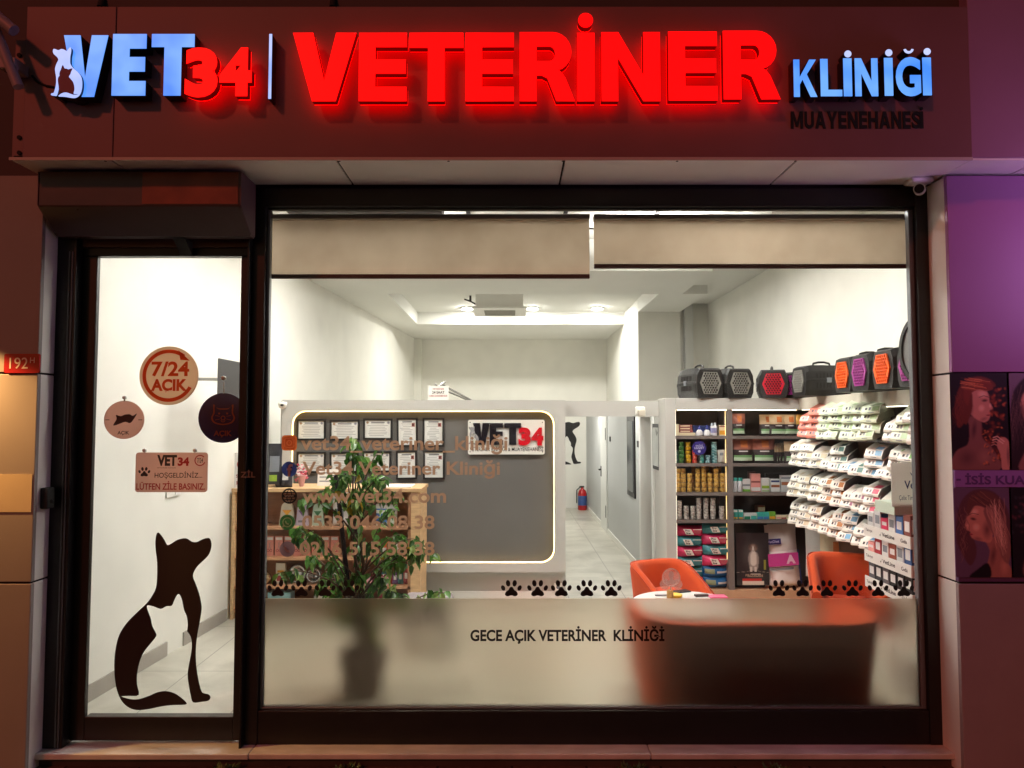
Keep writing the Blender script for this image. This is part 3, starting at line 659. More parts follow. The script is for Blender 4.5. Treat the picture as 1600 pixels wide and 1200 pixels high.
b.flat([thick_arc(X0 + W * .895, Z0 + H * .80, .03, .006, 40, 340, 24)], -.0135, rd); b.text('7/24', *U(.855, .935), Z0 + H * .74, Z0 + H * .86, -.0135, bk, bold=.01)
b.text('VETERİNER KLİNİĞİ', *U(.30, .56), Z0 + H * .60, Z0 + H * .635, -.0135, bk)
b.build('sign_print', e); hook(e, X0 + W * .12, Z1, .012); hook(e, X0 + W * .82, Z1, .012)

# ------------------------------------------------------------------ shutter box over the door
sx0, sx1 = P(60, 300, -.34).x, P(376, 300, -.34).x
zt = 3.350; zb_ = P(250, 322, -.34).z; zq = P(250, 352, -.20).z; zr = P(250, 374, -.102).z
e = empty('roller_shutter_box', ((sx0 + sx1) / 2, -.2, zr), 'dark brown faceted roller shutter housing above the entrance door', 'shutter box')
b = MB(); b.prismx([(-.105, zt), (-.105, zr), (-.17, zr), (-.34, zb_), (-.34, zt)], sx0, sx1, M('shutter_box_brown', S(70, 52, 54), .3, var=.15, scale=3)); b.build('housing', e, bev=.006)
for x in (sx0 - .004, sx1): b = MB(); b.prismx([(-.11, zt - .004), (-.11, zr + .01), (-.175, zr + .01), (-.343, zb_ + .008), (-.343, zt - .004)], x, x + .004, M('shutter_end_cap', S(96, 76, 84), .35)); b.build('end_cap', e)
MB().box(P(222, 300, -.345).x, P(372, 300, -.345).x, -.3445, -.341, P(300, 319, -.34).z, P(300, 270, -.34).z, M('lamp_sheen_copper', S(110, 56, 40), .3, metal=.3, var=.3, scale=5)).build('sheen_patch', e)  # copper patch painting a street lamp's reflection onto the housing

# ------------------------------------------------------------------ sill, weeds
e = empty('door_sill', (0, -.08, 0), 'pale marble threshold slab running under the door and shop window', 'sill')
xm = P(395, 1160, -.1).x
MB().box(-2.72, xm - .002, -.17, .058, .05, FZ - .002, M('sill_marble_grey', S(186, 182, 178), .3, var=.22, scale=4, stretch=(1, 4, 1))).build('slab', e, bev=.006)
MB().box(xm, .78, -.165, .058, .05, FZ - .003, marble).build('slab', e, bev=.006)
MB().box(.783, 2.62, -.165, .058, .05, FZ - .003, marble).build('slab', e, bev=.006)
MB().box(-2.7, 2.6, -.13, .05, 0, .0495, M('plinth_dark', S(70, 60, 56), .8, var=.2)).build('plinth', e)
wg = M('weed_green', S(70, 84, 44), .6); 
for px, wh in ((355, 'below the door'), (545, 'below the left end of the window'), (985, 'below the middle of the window'), (1210, 'below the right half of the window')):
    p = P(px, 1192, -.16); b = MB()
    for _ in range(46):
        a = rnd.uniform(0, 6.28); l = rnd.uniform(.02, .07); x = p.x + rnd.uniform(-.06, .06); y = -.19 + rnd.uniform(-.015, .015); z = .002
        tip = Vector((x + math.cos(a) * l * .7, y + math.sin(a) * l * .5, z + rnd.uniform(.015, .05))); base = Vector((x, y, z)); s_ = Vector((-math.sin(a), math.cos(a), 0)) * .008
        b.add([base, (base + tip) / 2 + s_, tip, (base + tip) / 2 - s_], [(0, 1, 2, 3)], wg)
    b.build('weed_tuft', label=f'small weed tuft growing from the pavement crack, {wh}', cat='weed', group='weeds along the sill')

# ------------------------------------------------------------------ fascia sign
YF = -.48
fx0, fx1 = P(36, 200, YF).x, P(1518, 200, YF).x; fz0 = P(800, 247, YF).z; fz1 = P(800, 10, YF).z
fa = empty('shop_sign', (0, YF, fz0), 'long grey fascia with lit red and blue clinic letters above the shopfront', 'shop sign')
xj = P(180, 100, YF).x
MB().box(fx0, xj - .0015, YF, -.1, fz0 + .004, fz1, fasciam).build('fascia_panel', fa, bev=.004)
MB().box(xj + .0015, fx1, YF, -.1, fz0 + .004, fz1, fasciam).build('fascia_panel', fa, bev=.004)
fl = P(22, 150, YF + .02).x
b = MB(); b.box(fl, fx0 - .001, YF + .02, -.12, fz0 + .006, P(30, 60, YF).z, fasciam)
for py in (84, 213, 237): p = P(27, py, YF); b.cyl((p.x, YF + .012, p.z), (p.x, YF + .02, p.z), .012, m=groove, n=10)
b.build('side_flange', fa)
b = MB()
js = [-2.18, -.955, .285, 1.55]; xs = [fl] + js + [fx1 + .0]
for i in range(5): b.box(xs[i] + (.006 if i else 0), xs[i + 1] - .006, YF + .006, -.0505, fz0 - .006, fz0 + .003, soffitm)
b.build('soffit_panel', fa); 
MB().box(fl + .01, fx1 - .01, YF + .02, -.0505, fz0 + .0035, fz0 + .02, groove).build('soffit_backing', fa)
b = MB(); b.box(fl, fx1, YF - .004, YF + .005, fz0 - .012, fz0 + .004, M('drip_edge', S(188, 176, 168), .4)); b.build('drip_edge', fa)
for px in (528, 880, 1246, 160, 700, 1060): p = P(px, 250, YF); MB().cyl((p.x, YF + .03, fz0 - .0075), (p.x, YF + .03, fz0 - .0058), .007, m=groove, n=8).build('screw', fa)
# lit letters
def lit_mat(name, lo, hi):
    m = M(name, (.02, .03, .05), .4, emit=1.0, ecol=hi); t = m.node_tree; bb = t.nodes['Principled BSDF']
    tc = t.nodes.new('ShaderNodeTexCoord'); n = t.nodes.new('ShaderNodeTexNoise'); n.inputs['Scale'].default_value = 5
    r = t.nodes.new('ShaderNodeValToRGB'); r.color_ramp.elements[0].position = .35; r.color_ramp.elements[1].position = .65
    r.color_ramp.elements[0].color = (*lo, 1); r.color_ramp.elements[1].color = (*hi, 1)
    t.links.new(tc.outputs['Object'], n.inputs[0]); t.links.new(n.outputs[0], r.inputs[0]); t.links.new(r.outputs[0], bb.inputs['Emission Color']); return m
redE = lit_mat('letter_face_red_lit', (.66, 0, 0), (1.0, .0, 0)); redE.node_tree.nodes['Principled BSDF'].inputs['Emission Strength'].default_value = 1.7
blueE = lit_mat('letter_face_blue_lit', S(70, 140, 255), S(112, 172, 255))
paleE = lit_mat('letter_face_pale_lit', S(150, 180, 255), S(196, 206, 255))
ret = M('letter_return_dark', S(40, 22, 28), .45); retr = M('letter_return_red', S(96, 10, 14), .45, emit=.07, ecol=(1, 0, 0))
YL = -.585
bloomE = M('letter_bloom_red', (.02, 0, 0), .5, emit=4.2, ecol=(1, 0, 0))  # glowing back plates added to imitate bloom around the red letters
U_E = lambda s, a, mlen=.98: [(0, 0), (1, 0), (1, a), (s, a), (s, .5 - a * .47), (mlen, .5 - a * .47), (mlen, .5 + a * .53), (s, .5 + a * .53), (s, 1 - a), (1, 1 - a), (1, 1), (0, 1)]
U_V = lambda s, nx=.5: [(.5 - s * .58, 0), (.5 + s * .58, 0), (1, 1), (1 - s, 1), (nx, .30), (s, 1), (0, 1)]
U_T = lambda s, a: [(.5 - s / 2, 0), (.5 + s / 2, 0), (.5 + s / 2, 1 - a), (1, 1 - a), (1, 1), (0, 1), (0, 1 - a), (.5 - s / 2, 1 - a)]
U_N = lambda s: [(0, 0), (s, 0), (s, .62), (1 - s * 1.02, 0), (1, 0), (1, 1), (1 - s, 1), (1 - s, .38), (s * 1.02, 1), (0, 1)]
U_R = [[(0, 0), (.31, 0), (.31, .37), (.40, .37), (.50, .33), (.66, 0), (1.0, 0), (.83, .34), (.76, .42), (.70, .455)] + [(.60 + .34 * math.cos(R(a)), .715 + .285 * math.sin(R(a))) for a in range(-60, 91, 15)] + [(0, 1)],
       [(.31, .79), (.54, .79)] + [(.54 + .10 * math.cos(R(a)), .685 + .105 * math.sin(R(a))) for a in range(75, -91, -15)] + [(.31, .58)]]
YB_ = -.557
def letter(loops, px, m, mr, lab=None):
    X0, X1, Z0, Z1 = rect(*px, YL if m is redE else YB_)
    L = [inbox(l, X0, X1, Z0, Z1) for l in loops]
    put_letter(L, m, mr)
def put_letter(L, m, mr):
    yl = YL if m is redE else YB_
    o = MB().flat(L, yl + .004, mr, .042 if m is redE else .072).build('letter', fa)
    MB().flat(L, yl, m, .0038).build('lit_face', o)
    if m is redE: MB().flat(L, YL + .0468, bloomE, .003).build('bloom_plate', o)
def tletter(ch, px, m, mr, bold):
    yl = YL if m is redE else YB_; X0, X1, Z0, Z1 = rect(*px, yl)
    o = MB().text(ch, X0, X1, Z0, Z1, yl + .004, mr, bold, .042 if m is redE else .072).build('letter', fa)
    MB().text(ch, X0, X1, Z0, Z1, yl, m, bold, .0038).build('lit_face', o)
    if m is redE: MB().text(ch, X0, X1, Z0, Z1, yl + .0468, bloomE, bold, .003).build('bloom_plate', o)
SQ = [(0, 0), (1, 0), (1, 1), (0, 1)]
letter([U_V(.37)], (97, 55, 169, 151), blueE, ret); letter([U_E(.5, .235, .97)], (174, 53, 229, 149), blueE, ret); letter([U_T(.40, .21)], (235, 53, 304, 149), blueE, ret)
tletter('3', (288, 74, 341, 152), redE, retr, .058); tletter('4', (342, 74, 394, 150), redE, retr, .058)
letter([SQ], (419, 53, 425, 154), paleE, ret)
for l, q in (([U_V(.32)], (456, 51, 557, 158)), ([U_E(.345, .21)], (560, 51, 636, 158)), ([U_T(.31, .22)], (639, 51, 724, 158)), ([U_E(.345, .21)], (727, 51, 803, 158)), (U_R, (812, 50, 898, 158)), ([SQ], (902, 51, 929, 158)), ([U_N(.285)], (940, 50, 1031, 158)), ([U_E(.345, .21)], (1045, 49, 1120, 157)), (U_R, (1131, 48, 1218, 155))):
    letter(l, q, redE, retr)
p = P(915, 31.5, YL); put_letter([circ(p.x, p.z, .040, 28)], redE, retr)
letter([[(0, 0), (.25, 0), (.25, .32), (.38, .47), (.72, 0), (1, 0), (.56, .6), (.97, 1), (.68, 1), (.25, .52), (.25, 1), (0, 1)]], (1241, 93, 1276, 151), blueE, ret)
letter([[(0, 0), (1, 0), (1, .17), (.34, .17), (.34, 1), (0, 1)]], (1283, 92, 1315, 150), blueE, ret)
for a in (1319, 1383, 1443):
    letter([SQ], (a, 91 - (a - 1319) * .01, a + 11.5, 150 - (a - 1319) * .012), blueE, ret)
    p = P(a + 6, 84 - (a - 1319) * .03, YB_); put_letter([circ(p.x, p.z, .0185, 18)], paleE, ret)
letter([U_N(.27)], (1337, 91, 1371, 150), blueE, ret)
tletter('G', (1401, 89, 1438, 150), blueE, ret, .035)
p = P(1420, 79, YB_); put_letter([thick_arc(p.x, p.z + .012, .021, .012, 190, 350, 12)], paleE, ret)
GL = {'M': [[(0, 0), (.22, 0), (.22, .66), (.41, .12), (.59, .12), (.78, .66), (.78, 0), (1, 0), (1, 1), (.74, 1), (.5, .36), (.26, 1), (0, 1)]],
      'U': [[(0, 1), (0, .32)] + [(.5 - .5 * math.cos(R(a)), .32 - .32 * math.sin(R(a))) for a in range(15, 180, 15)] + [(1, .32), (1, 1), (.73, 1), (.73, .36)] + [(.5 + .23 * math.cos(R(a)), .36 - .17 * math.sin(R(a))) for a in range(20, 180, 20)] + [(.27, .36), (.27, 1)]],
      'A': [[(0, 0), (.27, 0), (.34, .22), (.66, .22), (.73, 0), (1, 0), (.65, 1), (.35, 1)], [(.40, .40), (.5, .74), (.60, .40)]],
      'Y': [[(.36, 0), (.64, 0), (.64, .4), (1, 1), (.7, 1), (.5, .60), (.3, 1), (0, 1), (.36, .4)]],
      'H': [[(0, 0), (.28, 0), (.28, .4), (.72, .4), (.72, 0), (1, 0), (1, 1), (.72, 1), (.72, .61), (.28, .61), (.28, 1), (0, 1)]],
      'E': [U_E(.36, .2)], 'N': [U_N(.27)], 'I': [SQ]}
xc = 1236.0; b = MB(); yl_ = YF - .005
for ch, wd in zip('MUAYENEHANES', (20, 15, 17, 16, 12.5, 16, 12.5, 15.5, 17, 16, 12.5, 13.5)):
    wd *= .93; X0, X1, Z0, Z1 = rect(xc, 174, xc + wd, 200.5, yl_)
    if ch == 'S': b.text('S', X0, X1, Z0, Z1, yl_, black, .03, .0045)
    else: b.flat([inbox(l, X0, X1, Z0, Z1) for l in GL[ch]], yl_, black, .0045)
    xc += wd + 2.85
X0, X1, Z0, Z1 = rect(1437.5, 174, 1442.5, 200, yl_); b.flat([inbox(SQ, X0, X1, Z0, Z1)], yl_, black, .0045); p = P(1440, 169.5, yl_); b.flat([circ(p.x, p.z, .009, 12)], yl_, black, .0045)
b.build('unlit_lettering', fa, label='small unlit black letters')
# dog and cat logo of the sign
X0, X1, Z0, Z1 = rect(79, 74, 130, 153, YB_ - .02)
full = lambda g: None
def remap(pts):
    o = []
    for a, c in smooth_loop(pts, 3):
        u = (a - 383) / (731 - 383); v = 1 - (c - 398) / (1004 - 398); o.append((X1 - u * (X1 - X0), Z0 + v * (Z1 - Z0)))
    return o[::-1]
BD = DOG[:36] + [(560, 976), (500, 985)] + DOG[80:]
o = MB().flat([remap(BD)], YB_ - .016, ret, .09).build('logo', fa)
MB().flat([dog(X0, X1, Z0, Z1, True)], YB_ - .0205, paleE, .004).build('lit_face', o)
MB().flat([remap(CAT)], YB_ - .0185, M('logo_cat_plum', S(120, 62, 88), .5), .002).build('cat_print', o)
# cables and bolts above the fascia
MB().box(fx0 + .05, 9, -.40, .029, fz1 + .002, fz1 + .6, upw).build('cornice', shop)
for px in (158, 520): p = P(px, 5, -.42); MB().cyl((p.x, -.425, p.z - .03), (p.x, -.401, p.z + .03), .02, m=groove, n=8).build('bracket_stub', shop)

# neighbour's fascia at the right
nb = empty('purple_fascia', (4, YF, fz0), 'dull purple fascia of the neighbouring hairdresser right of the clinic sign', 'fascia')
MB().box(fx1 + .003, 9, YF + .01, -.1, fz0 + .006, fz1 + .5, plum).build('fascia_panel', nb, bev=.004)
b = MB(); xq = P(1592, 260, -.3).x
b.box(fx1 + .003, xq - .006, YF + .016, -.0505, fz0 - .005, fz0 + .0045, soffitm); b.box(xq + .006, 9, YF + .016, -.0505, fz0 - .005, fz0 + .0045, soffitm); b.build('soffit_panel', nb)

# ------------------------------------------------------------------ pillars
YP = -.25
zs = [0.0, P(30, 911, YP).z, P(30, 583, YP).z, fz0 - .012]
def pillar(side, label, mats):
    sg = -1 if side == 'l' else 1
    xi = P(57, 650, YP).x if sg < 0 else P(1490, 650, YP).x
    far = sg * 7.5
    e = empty('pillar', (xi + sg * .5, YP, 0), label, 'pillar')
    for i in range(3):
        z0, z1 = zs[i] + (.006 if i else 0), zs[i + 1] - .006
        a, c = sorted((xi, far)); MB().box(a, c, YP, YP + .03, z0, z1, mats[i]).build('front_panel', e, bev=.003)
        a, c = sorted((xi + sg * .001, xi + sg * .03)); MB().box(a, c, YP + .0305, -.002 if sg > 0 else -.102, z0, z1, revealm).build('reveal_panel', e, bev=.003)
    a, c = sorted((xi + sg * .012, far)); MB().box(a, c, YP + .012, .028, 0, fz0 - .014, groove).build('core', e)
    return e, xi
pl, xl_ = pillar('l', 'grey panelled pillar left of the entrance with the red number plate, amber lit', [panelg] * 3)
pr, xr_ = pillar('r', 'right hand pillar with a purple upper panel and hair salon portraits', [M('panel_dull_grey', S(150, 132, 134), .5, var=.05), M('panel_plum_dark', S(96, 62, 100), .5), purplem])
MB().box(gx1 + .0755, xr_ + .03, -.05, .03, FZ, 3.35, blackal).build('jamb_cover', pr)
# house number plate
X0, X1, Z0, Z1 = rect(8, 553, 64, 583, YP)
e = empty('house_number_plate', ((X0 + X1) / 2, YP, Z0), 'red enamel house number plate reading 192 H on the left pillar', 'number plate')
MB().flat([rrect(X0, X1, Z0, Z1, .01)], YP - .012, M('enamel_red', S(150, 20, 30), .25), .0115).build('plate', e, bev=.003)
b = MB(); W = X1 - X0; H = Z1 - Z0; wp = M('enamel_white', S(220, 200, 190), .3)
b.text('192', X0 + W * .16, X0 + W * .68, Z0 + H * .22, Z0 + H * .8, YP - .0135, wp); b.text('H', X0 + W * .74, X0 + W * .87, Z0 + H * .52, Z0 + H * .8, YP - .0135, wp); b.build('numerals', e)
X0, X1, Z0, Z1 = rect(-8, 741, 51, 800, YP)
MB().box(X0, X1, YP - .004, YP - .0005, Z0, Z1, M('paper_tan', S(190, 170, 140), .7, var=.06, scale=5)).build('taped_notice', label='blank tan paper taped flat to the left pillar', cat='notice')
p0 = P(83, 762, -.18); p1 = P(97, 795, -.18)
e = empty('doorbell', (p0.x + .02, -.16, p1.z), 'small black doorbell box on the reveal left of the entrance door', 'doorbell')
MB().box(xl_ + .001, xl_ + .045, -.2, -.13, p1.z, p0.z, black).build('case', e, bev=.008)
MB().cyl((xl_ + .045, -.165, p1.z + .04), (xl_ + .052, -.165, p1.z + .04), .012, m=steel).build('button', e)
# security camera under the soffit
p = P(1438, 292, -.16)
e = empty('security_camera', (p.x, -.16, p.z), 'small pale security camera under the soffit at the top right of the window', 'camera')
b = MB(); b.box(p.x - .07, p.x + .06, -.2, -.1, p.z + .02, fz0 - .0065, boardwhite); b.build('bracket', e, bev=.01)
b = MB(); b.cyl((p.x + .03, -.1, p.z + .0), (p.x - .04, -.22, p.z - .03), .032, m=boardwhite); b.cyl((p.x - .04, -.22, p.z - .03), (p.x - .045, -.228, p.z - .032), .026, m=black); b.build('body', e)
# awning arm at the left
e = empty('awning_arm', (-3.1, -.5, 3.9), 'grey folding awning arm fixed to the neighbouring wall left of the sign', 'awning arm')
am = M('awning_arm_grey', S(150, 132, 140), .45)
q0, q1, q2, q3 = P(-30, 5, -.62), P(22, 48, -.62), P(-14, 30, -.60), P(29, 136, -.60)
MB().cyl(q0, q1, .03, m=am).build('bar', e); MB().cyl(q2, q3, .026, m=am).build('bar', e)
q4, q5 = P(34, 58, -.5), P(34, 120, -.5)
MB().box(q5.x - .06, q5.x + .03, -.6, -.485, q5.z, q5.z + .06, am).build('bracket', e, bev=.006)
b = MB(); b.tube([P(50, 118, -.49), P(58, 128, -.485), P(72, 134, -.484), P(84, 136, -.485)], .006, groove); b.build('sign_cable', label='thin dark cable looping to the dog logo of the sign', cat='cable')
# wall lamp of the neighbour
lx = -3.35
e = empty('wall_lamp', (lx, -.55, 2.6), 'dark downward wall lamp on the far side of the left pillar', 'wall lamp')
b = MB(); b.cyl((lx, YP, 2.5), (lx, -.5, 2.62), .015, m=groove); b.build('arm', e)
b = MB(); b.lathe([(.02, .14), (.05, .12), (.10, 0), (.095, 0), (.045, .11)], (lx, -.52, 2.5), blackal); b.build('shade', e)
l = bpy.data.lights.new('wall_lamp_light', 'SPOT'); l.energy = 150; l.color = (1, .56, .18); l.spot_size = R(118); l.spot_blend = .25; l.shadow_soft_size = .04
lo = bpy.data.objects.new('wall_lamp_light', l); COL.objects.link(lo); lo.parent = e; lo.location = (0, .03, -.06); lo.rotation_euler = (R(14), R(-8), 0)

e = empty('purple_light_box', (3.75, -.95, 2.5), 'unseen purple light box added right of the pillar to tint it mauve', 'sign')  # out of view, added to cast purple light on the right pillar
MB().box(3.70, 3.80, -1.30, -.60, 2.5, 3.3, blackal).build('case', e, bev=.01)
vio = M('light_box_face_violet', (.02, .01, .03), .4, emit=7.5, ecol=(.74, .40, .92))
MB().box(3.692, 3.6995, -1.27, -.63, 2.53, 3.27, vio).build('lit_face', e); MB().box(3.8005, 3.808, -1.27, -.63, 2.53, 3.27, vio).build('lit_face', e)
MB().box(3.73, 3.77, -.5995, YP, 2.85, 2.95, blackal).build('bracket', e)
# ------------------------------------------------------------------ salon posters
skin, skd, hair1, hr2 = S(206, 142, 118), S(120, 70, 62), S(150, 66, 44), S(226, 130, 84)
hi_ = S(226, 172, 150); md = S(178, 122, 106); lo_ = S(96, 60, 62); nk = S(40, 24, 32)
def strands(q, rr_, n, x0, x1, y0, y1, dx, dy, cols, wv=4):
    for _ in range(n):
        x, y = rr_.uniform(x0, x1), rr_.uniform(y0, y1); L = rr_.uniform(.5, 1)
        q.line([(x + dx * L * t / 5 + wv * math.sin(t * 1.3 + x), y + dy * L * t / 5) for t in range(6)], rr_.uniform(.8, 1.8), rr_.choice(cols), rr_.uniform(.25, .7))
def portrait1():
    q = Ras(1488, 583, 1576, 734, 1.3, S(30, 18, 28)); r = random.Random(3)
    for _ in range(90):
        x, y = 1528 + r.uniform(-6, 38), 606 + r.uniform(0, 118); k = r.random()
        q.ell(x, y, r.uniform(3, 7), r.uniform(2, 5), S(70 + int(90 * k), 30 + int(40 * k), 34 + int(14 * k)), r.uniform(0, 180), .8, .6)
    q.poly([(1490, 734), (1494, 706), (1512, 694), (1515, 668), (1513, 652), (1532, 656), (1534, 684), (1548, 700), (1558, 734)], S(120, 78, 74), 3)
    q.ell(1510, 716, 16, 18, S(80, 48, 52), 20, .9, .7); q.ell(1536, 714, 12, 16, S(150, 102, 92), 0, .9, .6); q.ell(1522, 672, 5, 18, S(70, 42, 46), 8, .8, .8)
    q.poly([(1511, 636), (1514, 616), (1526, 607), (1540, 608), (1546, 620), (1546, 628), (1551, 638), (1546, 642), (1547, 648), (1544, 656), (1536, 660), (1522, 652)], md, 2)
    q.ell(1536, 616, 9, 7, hi_, 0, .9, .8); q.ell(1534, 638, 6, 7, hi_, 20, .9, .7); q.ell(1517, 644, 6, 16, lo_, 14, .9, .6); q.poly([(1510, 622), (1520, 614), (1521, 634), (1516, 652), (1510, 664), (1504, 650)], S(96, 44, 38), 2); q.ell(1547, 634, 2.5, 5, hi_, 0, .9, .7); q.ell(1537, 655, 8, 4, lo_, -20, .9, .6)
    q.ell(1539, 626, 6, 3, nk, -5, .7, .85); q.line([(1531, 621), (1538, 618.5), (1546, 621)], 1.5, nk, .9); q.ell(1544, 649, 3.4, 1.7, S(150, 60, 66), -10, .5); q.line([(1540, 649), (1547, 648.6)], .7, nk, .8); q.ell(1547, 642, 1.4, 1, lo_, 0, .5)
    q.poly([(1494, 640), (1500, 610), (1512, 594), (1532, 588), (1550, 594), (1556, 604), (1540, 606), (1526, 608), (1516, 618), (1512, 640), (1508, 660), (1498, 668)], S(96, 44, 38), 3)
    q.poly([(1508, 622), (1512, 600), (1530, 592), (1549, 598), (1552, 608), (1541, 611), (1530, 609), (1519, 616), (1514, 634)], S(110, 50, 40), 2)
    strands(q, r, 34, 1502, 1528, 590, 608, 26, 4, [S(206, 110, 66), S(150, 72, 48), S(230, 150, 100)], 1.5); strands(q, r, 22, 1492, 1506, 606, 650, -2, 36, [S(120, 56, 44), S(70, 34, 34)], 3)
    for _ in range(34):
        x, y = 1534 + r.uniform(0, 30), 664 + r.uniform(0, 62); q.ell(x, y, r.uniform(2, 4), r.uniform(1.2, 2.6), S(200, 112, 64), r.uniform(0, 180), .9, .65); q.ell(x + 2, y + 2, 3, 2, nk, r.uniform(0, 180), .9, .5)
    for _ in range(14): q.ell(1546 + r.uniform(0, 24), 604 + r.uniform(0, 50), r.uniform(3, 6), 2.4, S(190, 92, 60), r.uniform(0, 180), .9, .6)
    q.poly([(1562, 734), (1560, 712), (1555, 696), (1559, 686), (1568, 684), (1574, 696), (1572, 734)], md, 1)
    for k in range(4): q.line([(1566 - k * 2, 690 + k * 3), (1556 - k * 1.5, 682 + k * 4), (1550 - k, 684 + k * 4)], 2.6, hi_ if k < 2 else md, .9)
    q.ell(1571, 712, 3, 20, lo_, 0, .8, .7); return q
def portrait2(x0, x1):
    q = Ras(x0, 583, x1, 734, 1, S(104, 84, 104)); r = random.Random(9); cx = x0 + 36
    q.poly([(x0 + 2, 734), (x0 + 5, 630), (x0 + 18, 598), (cx, 588), (x0 + 60, 604), (x0 + 70, 660), (x0 + 72, 734)], S(42, 28, 36), 3)
    q.poly([(x0 + 14, 734), (cx - 8, 694), (cx - 8, 664), (cx + 10, 664), (cx + 10, 694), (x0 + 66, 734)], S(128, 84, 80), 2)
    q.poly([(cx - 17, 632), (cx - 10, 612), (cx + 4, 606), (cx + 16, 616), (cx + 17, 640), (cx + 8, 664), (cx, 670), (cx - 10, 662)], md, 2); q.ell(cx + 2, 618, 10, 7, hi_, 0, .9, .8); q.ell(cx - 13, 644, 6, 16, lo_, 0, .9, .8)
    for d in (-8, 9): q.ell(cx + d, 634, 5, 2.4, nk, 0, .6); q.line([(cx + d - 5, 628), (cx + d + 5, 627)], 1.4, nk, .8)
    q.ell(cx + 1, 655, 6, 2.4, S(150, 56, 66), 0, .5); q.line([(cx, 634), (cx - 2, 646)], 1.6, lo_, .7); strands(q, r, 40, x0 + 6, x0 + 24, 600, 660, -4, 60, [S(80, 56, 60), S(110, 80, 80)], 2); return q
def portrait3():
    q = Ras(1494, 762, 1579, 902, 1.3, S(92, 72, 96)); r = random.Random(4); bl = S(206, 160, 140); bd = S(112, 74, 74)
    q.poly([(1496, 840), (1500, 796), (1514, 772), (1534, 764), (1556, 770), (1572, 792), (1579, 830), (1579, 870), (1560, 850), (1552, 816), (1540, 804), (1524, 806), (1518, 826), (1526, 860), (1516, 884), (1502, 862)], S(84, 54, 60), 4)
    q.poly([(1520, 902), (1538, 886), (1545, 862), (1541, 846), (1560, 840), (1568, 872), (1577, 902)], S(150, 100, 90), 3); q.ell(1550, 868, 6, 22, S(84, 52, 56), 10, .9, .8); q.ell(1566, 886, 8, 16, S(186, 132, 114), 0, .9, .7)
    q.poly([(1511, 814), (1515, 800), (1526, 790), (1542, 796), (1550, 816), (1548, 846), (1534, 846), (1521, 842), (1517, 836), (1517, 831), (1509, 826)], md, 2)
    q.ell(1524, 800, 8, 6, hi_, -20, .9, .8); q.ell(1526, 824, 7, 8, hi_, 0, .9, .75); q.ell(1542, 828, 9, 18, lo_, 0, .9, .85); q.ell(1513, 822, 2.5, 5, hi_, 20, .9, .7); q.ell(1528, 842, 9, 4, lo_, 10, .9, .6)
    q.ell(1522, 811, 6, 3, nk, 12, .7, .85); q.line([(1514, 806), (1521, 802), (1530, 804)], 1.5, nk, .85); q.ell(1518.5, 835, 3.4, 1.9, S(160, 70, 76), 10, .5); q.line([(1515, 835), (1522, 836)], .7, nk, .8)
    q.poly([(1512, 806), (1516, 780), (1534, 768), (1556, 774), (1566, 800), (1556, 806), (1542, 794), (1526, 790), (1518, 802)], S(92, 58, 56), 3)
    q.poly([(1538, 796), (1552, 790), (1566, 806), (1576, 850), (1572, 880), (1562, 870), (1556, 846), (1546, 826), (1541, 812)], S(128, 88, 82), 2)
    strands(q, r, 40, 1542, 1556, 788, 806, 14, 64, [S(176, 128, 112), S(150, 106, 96)], 2); strands(q, r, 50, 1550, 1566, 776, 812, 10, 70, [bl, S(176, 128, 112), bd, S(226, 184, 160)], 3); strands(q, r, 36, 1500, 1514, 782, 850, -2, 40, [bd, S(150, 108, 100), S(60, 38, 46)], 3); strands(q, r, 18, 1516, 1536, 768, 780, 20, 16, [S(150, 100, 84), S(70, 44, 46)], 1)
    q.poly([(1514, 902), (1528, 888), (1542, 880), (1545, 902)], S(26, 20, 28), 2); return q
def portrait4(x0, x1):
    q = Ras(x0, 762, x1, 902, 1, S(28, 22, 32)); r = random.Random(5)
    for _ in range(90): q.ell(x0 + r.uniform(0, 60), 768 + r.uniform(0, 66), 4, 3, S(70 + r.randint(-20, 40), 56, 66), r.uniform(0, 180), .8, .55)
    q.poly([(x0 + 20, 902), (x0 + 24, 862), (x0 + 40, 842), (x0 + 62, 862), (x0 + 74, 902)], S(110, 72, 70), 3); q.poly([(x0 + 26, 824), (x0 + 32, 798), (x0 + 56, 796), (x0 + 60, 828), (x0 + 46, 850), (x0 + 34, 844)], md, 2); q.ell(x0 + 44, 806, 9, 6, hi_, 0, .9, .8); q.ell(x0 + 30, 828, 6, 14, lo_, 0, .9, .8)
    for d in (37, 52): q.ell(x0 + d, 820, 4, 2, nk, 0, .6)
    q.ell(x0 + 45, 838, 5, 2, S(150, 56, 66), 0, .5); return q
YQ = YP - .004
for nm, q, lb in (('portrait_print', portrait1(), 'woman with curly auburn hair in profile'), ('portrait_print', portrait2(1578, 1660), 'dark haired woman seen from the front'), ('portrait_print', portrait3(), 'long haired blonde woman looking down'), ('portrait_print', portrait4(1581, 1662), 'woman with dark curls')):
    q.a = np.clip(q.a * 1.4, 0, .8); X0, X1, Z0, Z1 = rect(q.x0, q.y0, q.x1, q.y1, YQ); print_sheet(nm, q, X0, X1, Z0, Z1, YQ, pr, .35, label=lb)
X0, X1, Z0, Z1 = rect(1492, 735, 1640, 761, YQ)
MB().box(X0, X1, YQ, YP - .0005, Z0, Z1, M('banner_purple', S(150, 104, 176), .45)).build('banner_strip', pr)
b = MB(); lt = M('banner_text_violet', S(96, 62, 124), .45)
for s, a, c in (('-', 1494, 1501), ('İSİS', 1508, 1548), ('KUA', 1556, 1601)):
    X0, X1, Z0, Z1 = rect(a, 739 if s != '-' else 748, c, 757 if s != '-' else 751, YQ); 
    if s == 'KUA': Z1 = P(1570, 743, YQ).z
    b.text(s, X0, X1, Z0, Z1, YQ - .0015, lt, .03)
